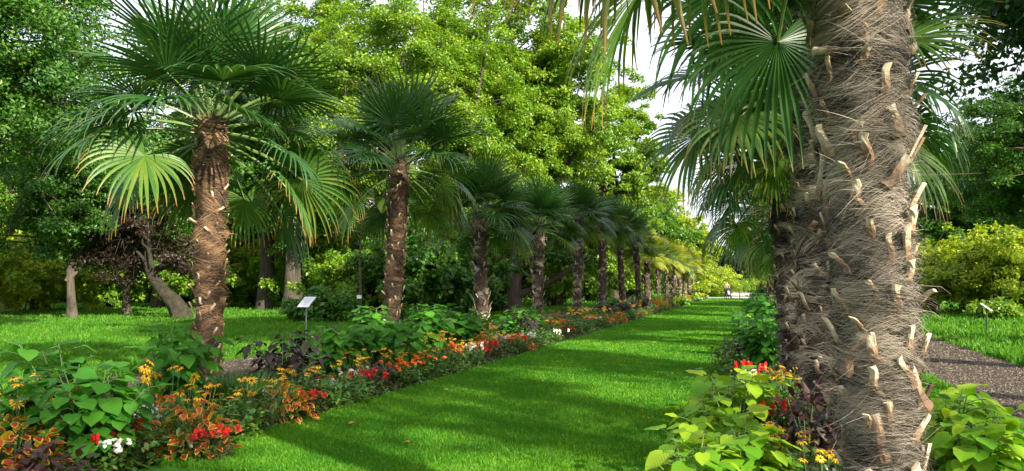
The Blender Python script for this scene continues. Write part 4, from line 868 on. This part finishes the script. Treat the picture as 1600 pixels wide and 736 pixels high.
mb = MB(); box(mb, (0.0, -0.06, 1.05), (0.17, 0.02, 0.11)); mb.obj('name_tag', M['tag_white'], t)
x, y = at(1156, 76, 460); mb = MB(); tube(mb, [[0, 0, 0], [0, 0, 0.4], [0, 0, 0.62], [0, 0, 0.66]], [0.05, 0.05, 0.055, 0.03], 10)
o = mb.obj('bollard', M['post_dark'], smooth=True); o.location = (x, y, 0.01); tag(o, 'short dark bollard where the lawn meets the cross path', 'bollard')
for i, (px, py) in enumerate([(560, 715), (880, 690), (640, 700), (555, 668), (1010, 660), (780, 650), (930, 628), (700, 615), (850, 600), (1040, 590), (760, 588), (975, 570), (880, 560), (1075, 545), (930, 535)]):
    x, y = ground(px, py); mb = MB(); put(mb, OVAL, np.array([[0, 0, 0.0]]), np.array([[1, 0.3, 0.1]]), np.array([[0.1, 0.2, 1.0]]), np.array([0.055 + 0.01 * (i % 4)]), np.array([(i * 0.37) % 1]))
    o = mb.obj('fallen_leaf', M['autumn_leaf'], smooth=True); o.location = (x, y, 0.055); o.rotation_euler = (0, 0, i * 1.3); tag(o, f'dry brown leaf lying on the lawn, {ORD[i]} from the camera', 'leaf', 'fallen leaves on the lawn')

# ------------------------------------------------------------------ the stroller and the person pushing it
sx, sy = ground(1138, 466.5)
t = thing('stroller', (sx, sy, 0.02), 'black stroller with a lilac blanket on the pale path', 'stroller', rz=YAW * 0.6)
mb = MB()
for s_ in (-1, 1):
    tube(mb, [[0.24 * s_, 0.42, 1.02], [0.25 * s_, 0.2, 0.62], [0.25 * s_, -0.1, 0.4], [0.24 * s_, -0.38, 0.13]], 0.016, 6)
    tube(mb, [[0.25 * s_, 0.15, 0.6], [0.26 * s_, 0.3, 0.3], [0.27 * s_, 0.36, 0.12]], 0.015, 6)
tube(mb, [[-0.27, 0.36, 0.12], [0, 0.36, 0.12], [0.27, 0.36, 0.12]], 0.012, 6); tube(mb, [[-0.24, -0.38, 0.13], [0, -0.38, 0.13], [0.24, -0.38, 0.13]], 0.012, 6)
mb.obj('frame', M['black_cloth'], t, True)
mb = MB(); tube(mb, [[-0.24, 0.42, 1.02], [0, 0.45, 1.03], [0.24, 0.42, 1.02]], 0.02, 8); mb.obj('handle', M['tyre'], t, True)
mb = MB(); a = np.linspace(0, np.pi * 0.62, 9); V = []                       # hood
for q in a:
    V += [[xx, 0.16 - 0.30 * math.sin(q) * 0.9 + 0.05, 0.72 + 0.30 * math.cos(q - 0.5) * (1 - 0.25 * (xx / 0.23) ** 2)] for xx in np.linspace(-0.23, 0.23, 7)]
i = (np.arange(8)[:, None] * 7 + np.arange(6)[None]).reshape(-1, 1); mb.add(V, i + [0, 1, 8, 7]); h = mb.obj('hood', M['black_cloth'], t, True)
sm = h.modifiers.new('thick', 'SOLIDIFY'); sm.thickness = 0.012
mb = MB(); box(mb, (0, 0.17, 0.66), (0.36, 0.06, 0.48), R3=[[1, 0, 0], [0, .94, -.34], [0, .34, .94]]); box(mb, (0, -0.03, 0.44), (0.36, 0.32, 0.06)); box(mb, (0, -0.22, 0.33), (0.30, 0.05, 0.24)); mb.obj('seat', M['black_cloth'], t)
mb = MB(); box(mb, (0, 0.02, 0.24), (0.38, 0.44, 0.14)); mb.obj('basket', M['black_cloth'], t)
mb = MB(); tube(mb, [[0, 0.08, 0.86], [0, 0.05, 0.72], [0, -0.02, 0.56], [0, -0.2, 0.5], [0, -0.24, 0.36]], [0.05, 0.12, 0.14, 0.13, 0.09], 10); mb.obj('blanket', M['lilac_cloth'], t, True)
for wx, wy, wr in ((-0.29, 0.36, 0.14), (0.29, 0.36, 0.14), (-0.26, -0.38, 0.11), (0.26, -0.38, 0.11)):
    a = np.linspace(0, 2 * np.pi, 17); mb = MB(); tube(mb, np.stack([0 * a, wr * np.cos(a), wr * np.sin(a)], 1) * 0.85, 0.022, 6, cap=False); w = mb.obj('wheel', M['tyre'], t, True); w.location = (wx, wy, wr - 0.02)
    mb = MB(); tube(mb, [[-0.02, 0, 0], [0.02, 0, 0]], 0.03, 8)
    for q in range(5): mb2 = q * 1.256; tube(mb, [[0, 0, 0], [0, math.cos(mb2) * wr * .45, math.sin(mb2) * wr * .45], [0, math.cos(mb2) * wr * .82, math.sin(mb2) * wr * .82]], 0.006, 4)
    mb.obj('rim', M['metal'], w, True)
def skin_obj(name, verts, edges, rad, m, parent, root=0, lv=2):
    me = bpy.data.meshes.new(name); me.from_pydata(verts, edges, []); me.materials.append(m); o = mkobj(name, me, parent)
    md = o.modifiers.new('skin', 'SKIN'); sv = me.skin_vertices[0].data
    for i, r_ in enumerate(rad): sv[i].radius = (r_, r_) if np.isscalar(r_) else r_
    sv[root].use_root = True; md.use_smooth_shade = True; s2 = o.modifiers.new('sub', 'SUBSURF'); s2.levels = s2.render_levels = lv
    return o
p = thing('person', (sx + 0.75 * -math.sin(YAW * 0.6), sy + 0.75 * math.cos(YAW * 0.6), 0.02), 'dark-haired person in a cream top pushing the black stroller', 'person', rz=YAW * 0.6)
V = [(0, 0, .92), (0, 0, 1.12), (0, -.01, 1.32), (0, 0, 1.43), (0, -.01, 1.52), (0, -.02, 1.62)]
E = [(i, i + 1) for i in range(5)]; RD = [(.14, .10), (.12, .09), (.15, .09), (.05, .05), (.075, .085), (.065, .075)]
for s_ in (-1, 1):
    b = len(V); V += [(.18 * s_, 0, 1.36), (.24 * s_, -.06, 1.14), (.22 * s_, -.30, 1.04), (.215 * s_, -.35, 1.04)]; E += [(2, b), (b, b + 1), (b + 1, b + 2), (b + 2, b + 3)]; RD += [.055, .042, .03, .028]
    for k in range(4):
        c = len(V); V += [(.215 * s_ + (k - 1.5) * .022, -.40, 1.045), (.215 * s_ + (k - 1.5) * .022, -.425, 1.02)]; E += [(b + 3, c), (c, c + 1)]; RD += [.009, .008]
    c = len(V); V += [(.215 * s_ - .04 * s_, -.375, 1.03)]; E += [(b + 3, c)]; RD += [.01]
    b = len(V); V += [(.09 * s_, 0, .86), (.10 * s_, -.03 * s_ , .48), (.10 * s_, .03 * -s_, .09), (.10 * s_, -.12 - .03 * s_, .04)]; E += [(0, b), (b, b + 1), (b + 1, b + 2), (b + 2, b + 3)]; RD += [.09, .06, .042, .035]
skin_obj('body', V, E, RD, M['skin'], p)
skin_obj('top', [(0, 0, .88), (0, 0, 1.12), (0, -.01, 1.33), (0, 0, 1.40), (-.18, 0, 1.36), (-.24, -.06, 1.14), (-.225, -.24, 1.07), (.18, 0, 1.36), (.24, -.06, 1.14), (.225, -.24, 1.07)],
         [(0, 1), (1, 2), (2, 3), (2, 4), (4, 5), (5, 6), (2, 7), (7, 8), (8, 9)], [(.17, .125), (.14, .11), (.165, .11), .07, .07, .056, .045, .07, .056, .045], M['cream_cloth'], p)
skin_obj('trousers', [(0, 0, .93), (-.09, 0, .84), (-.10, .03, .48), (-.10, .03, .12), (.09, 0, .84), (.10, -.03, .48), (.10, -.03, .12)], [(0, 1), (1, 2), (2, 3), (0, 4), (4, 5), (5, 6)], [(.15, .115), .10, .075, .062, .10, .075, .062], M['jeans'], p)
skin_obj('hair', [(0, .03, 1.64), (0, .075, 1.58), (0, .075, 1.46)], [(0, 1), (1, 2)], [(.08, .075), (.085, .055), (.06, .035)], M['hair'], p)
for s_ in (-1, 1):
    skin_obj('eye', [(.028 * s_, -.098, 1.585), (.034 * s_, -.097, 1.585)], [(0, 1)], [.009, .009], M['black_cloth'], p, lv=1)
    skin_obj('shoe', [(.10 * s_, .03 * -s_, .05), (.10 * s_, -.14 - .03 * s_, .035)], [(0, 1)], [.05, .042], M['black_cloth'], p, lv=1)
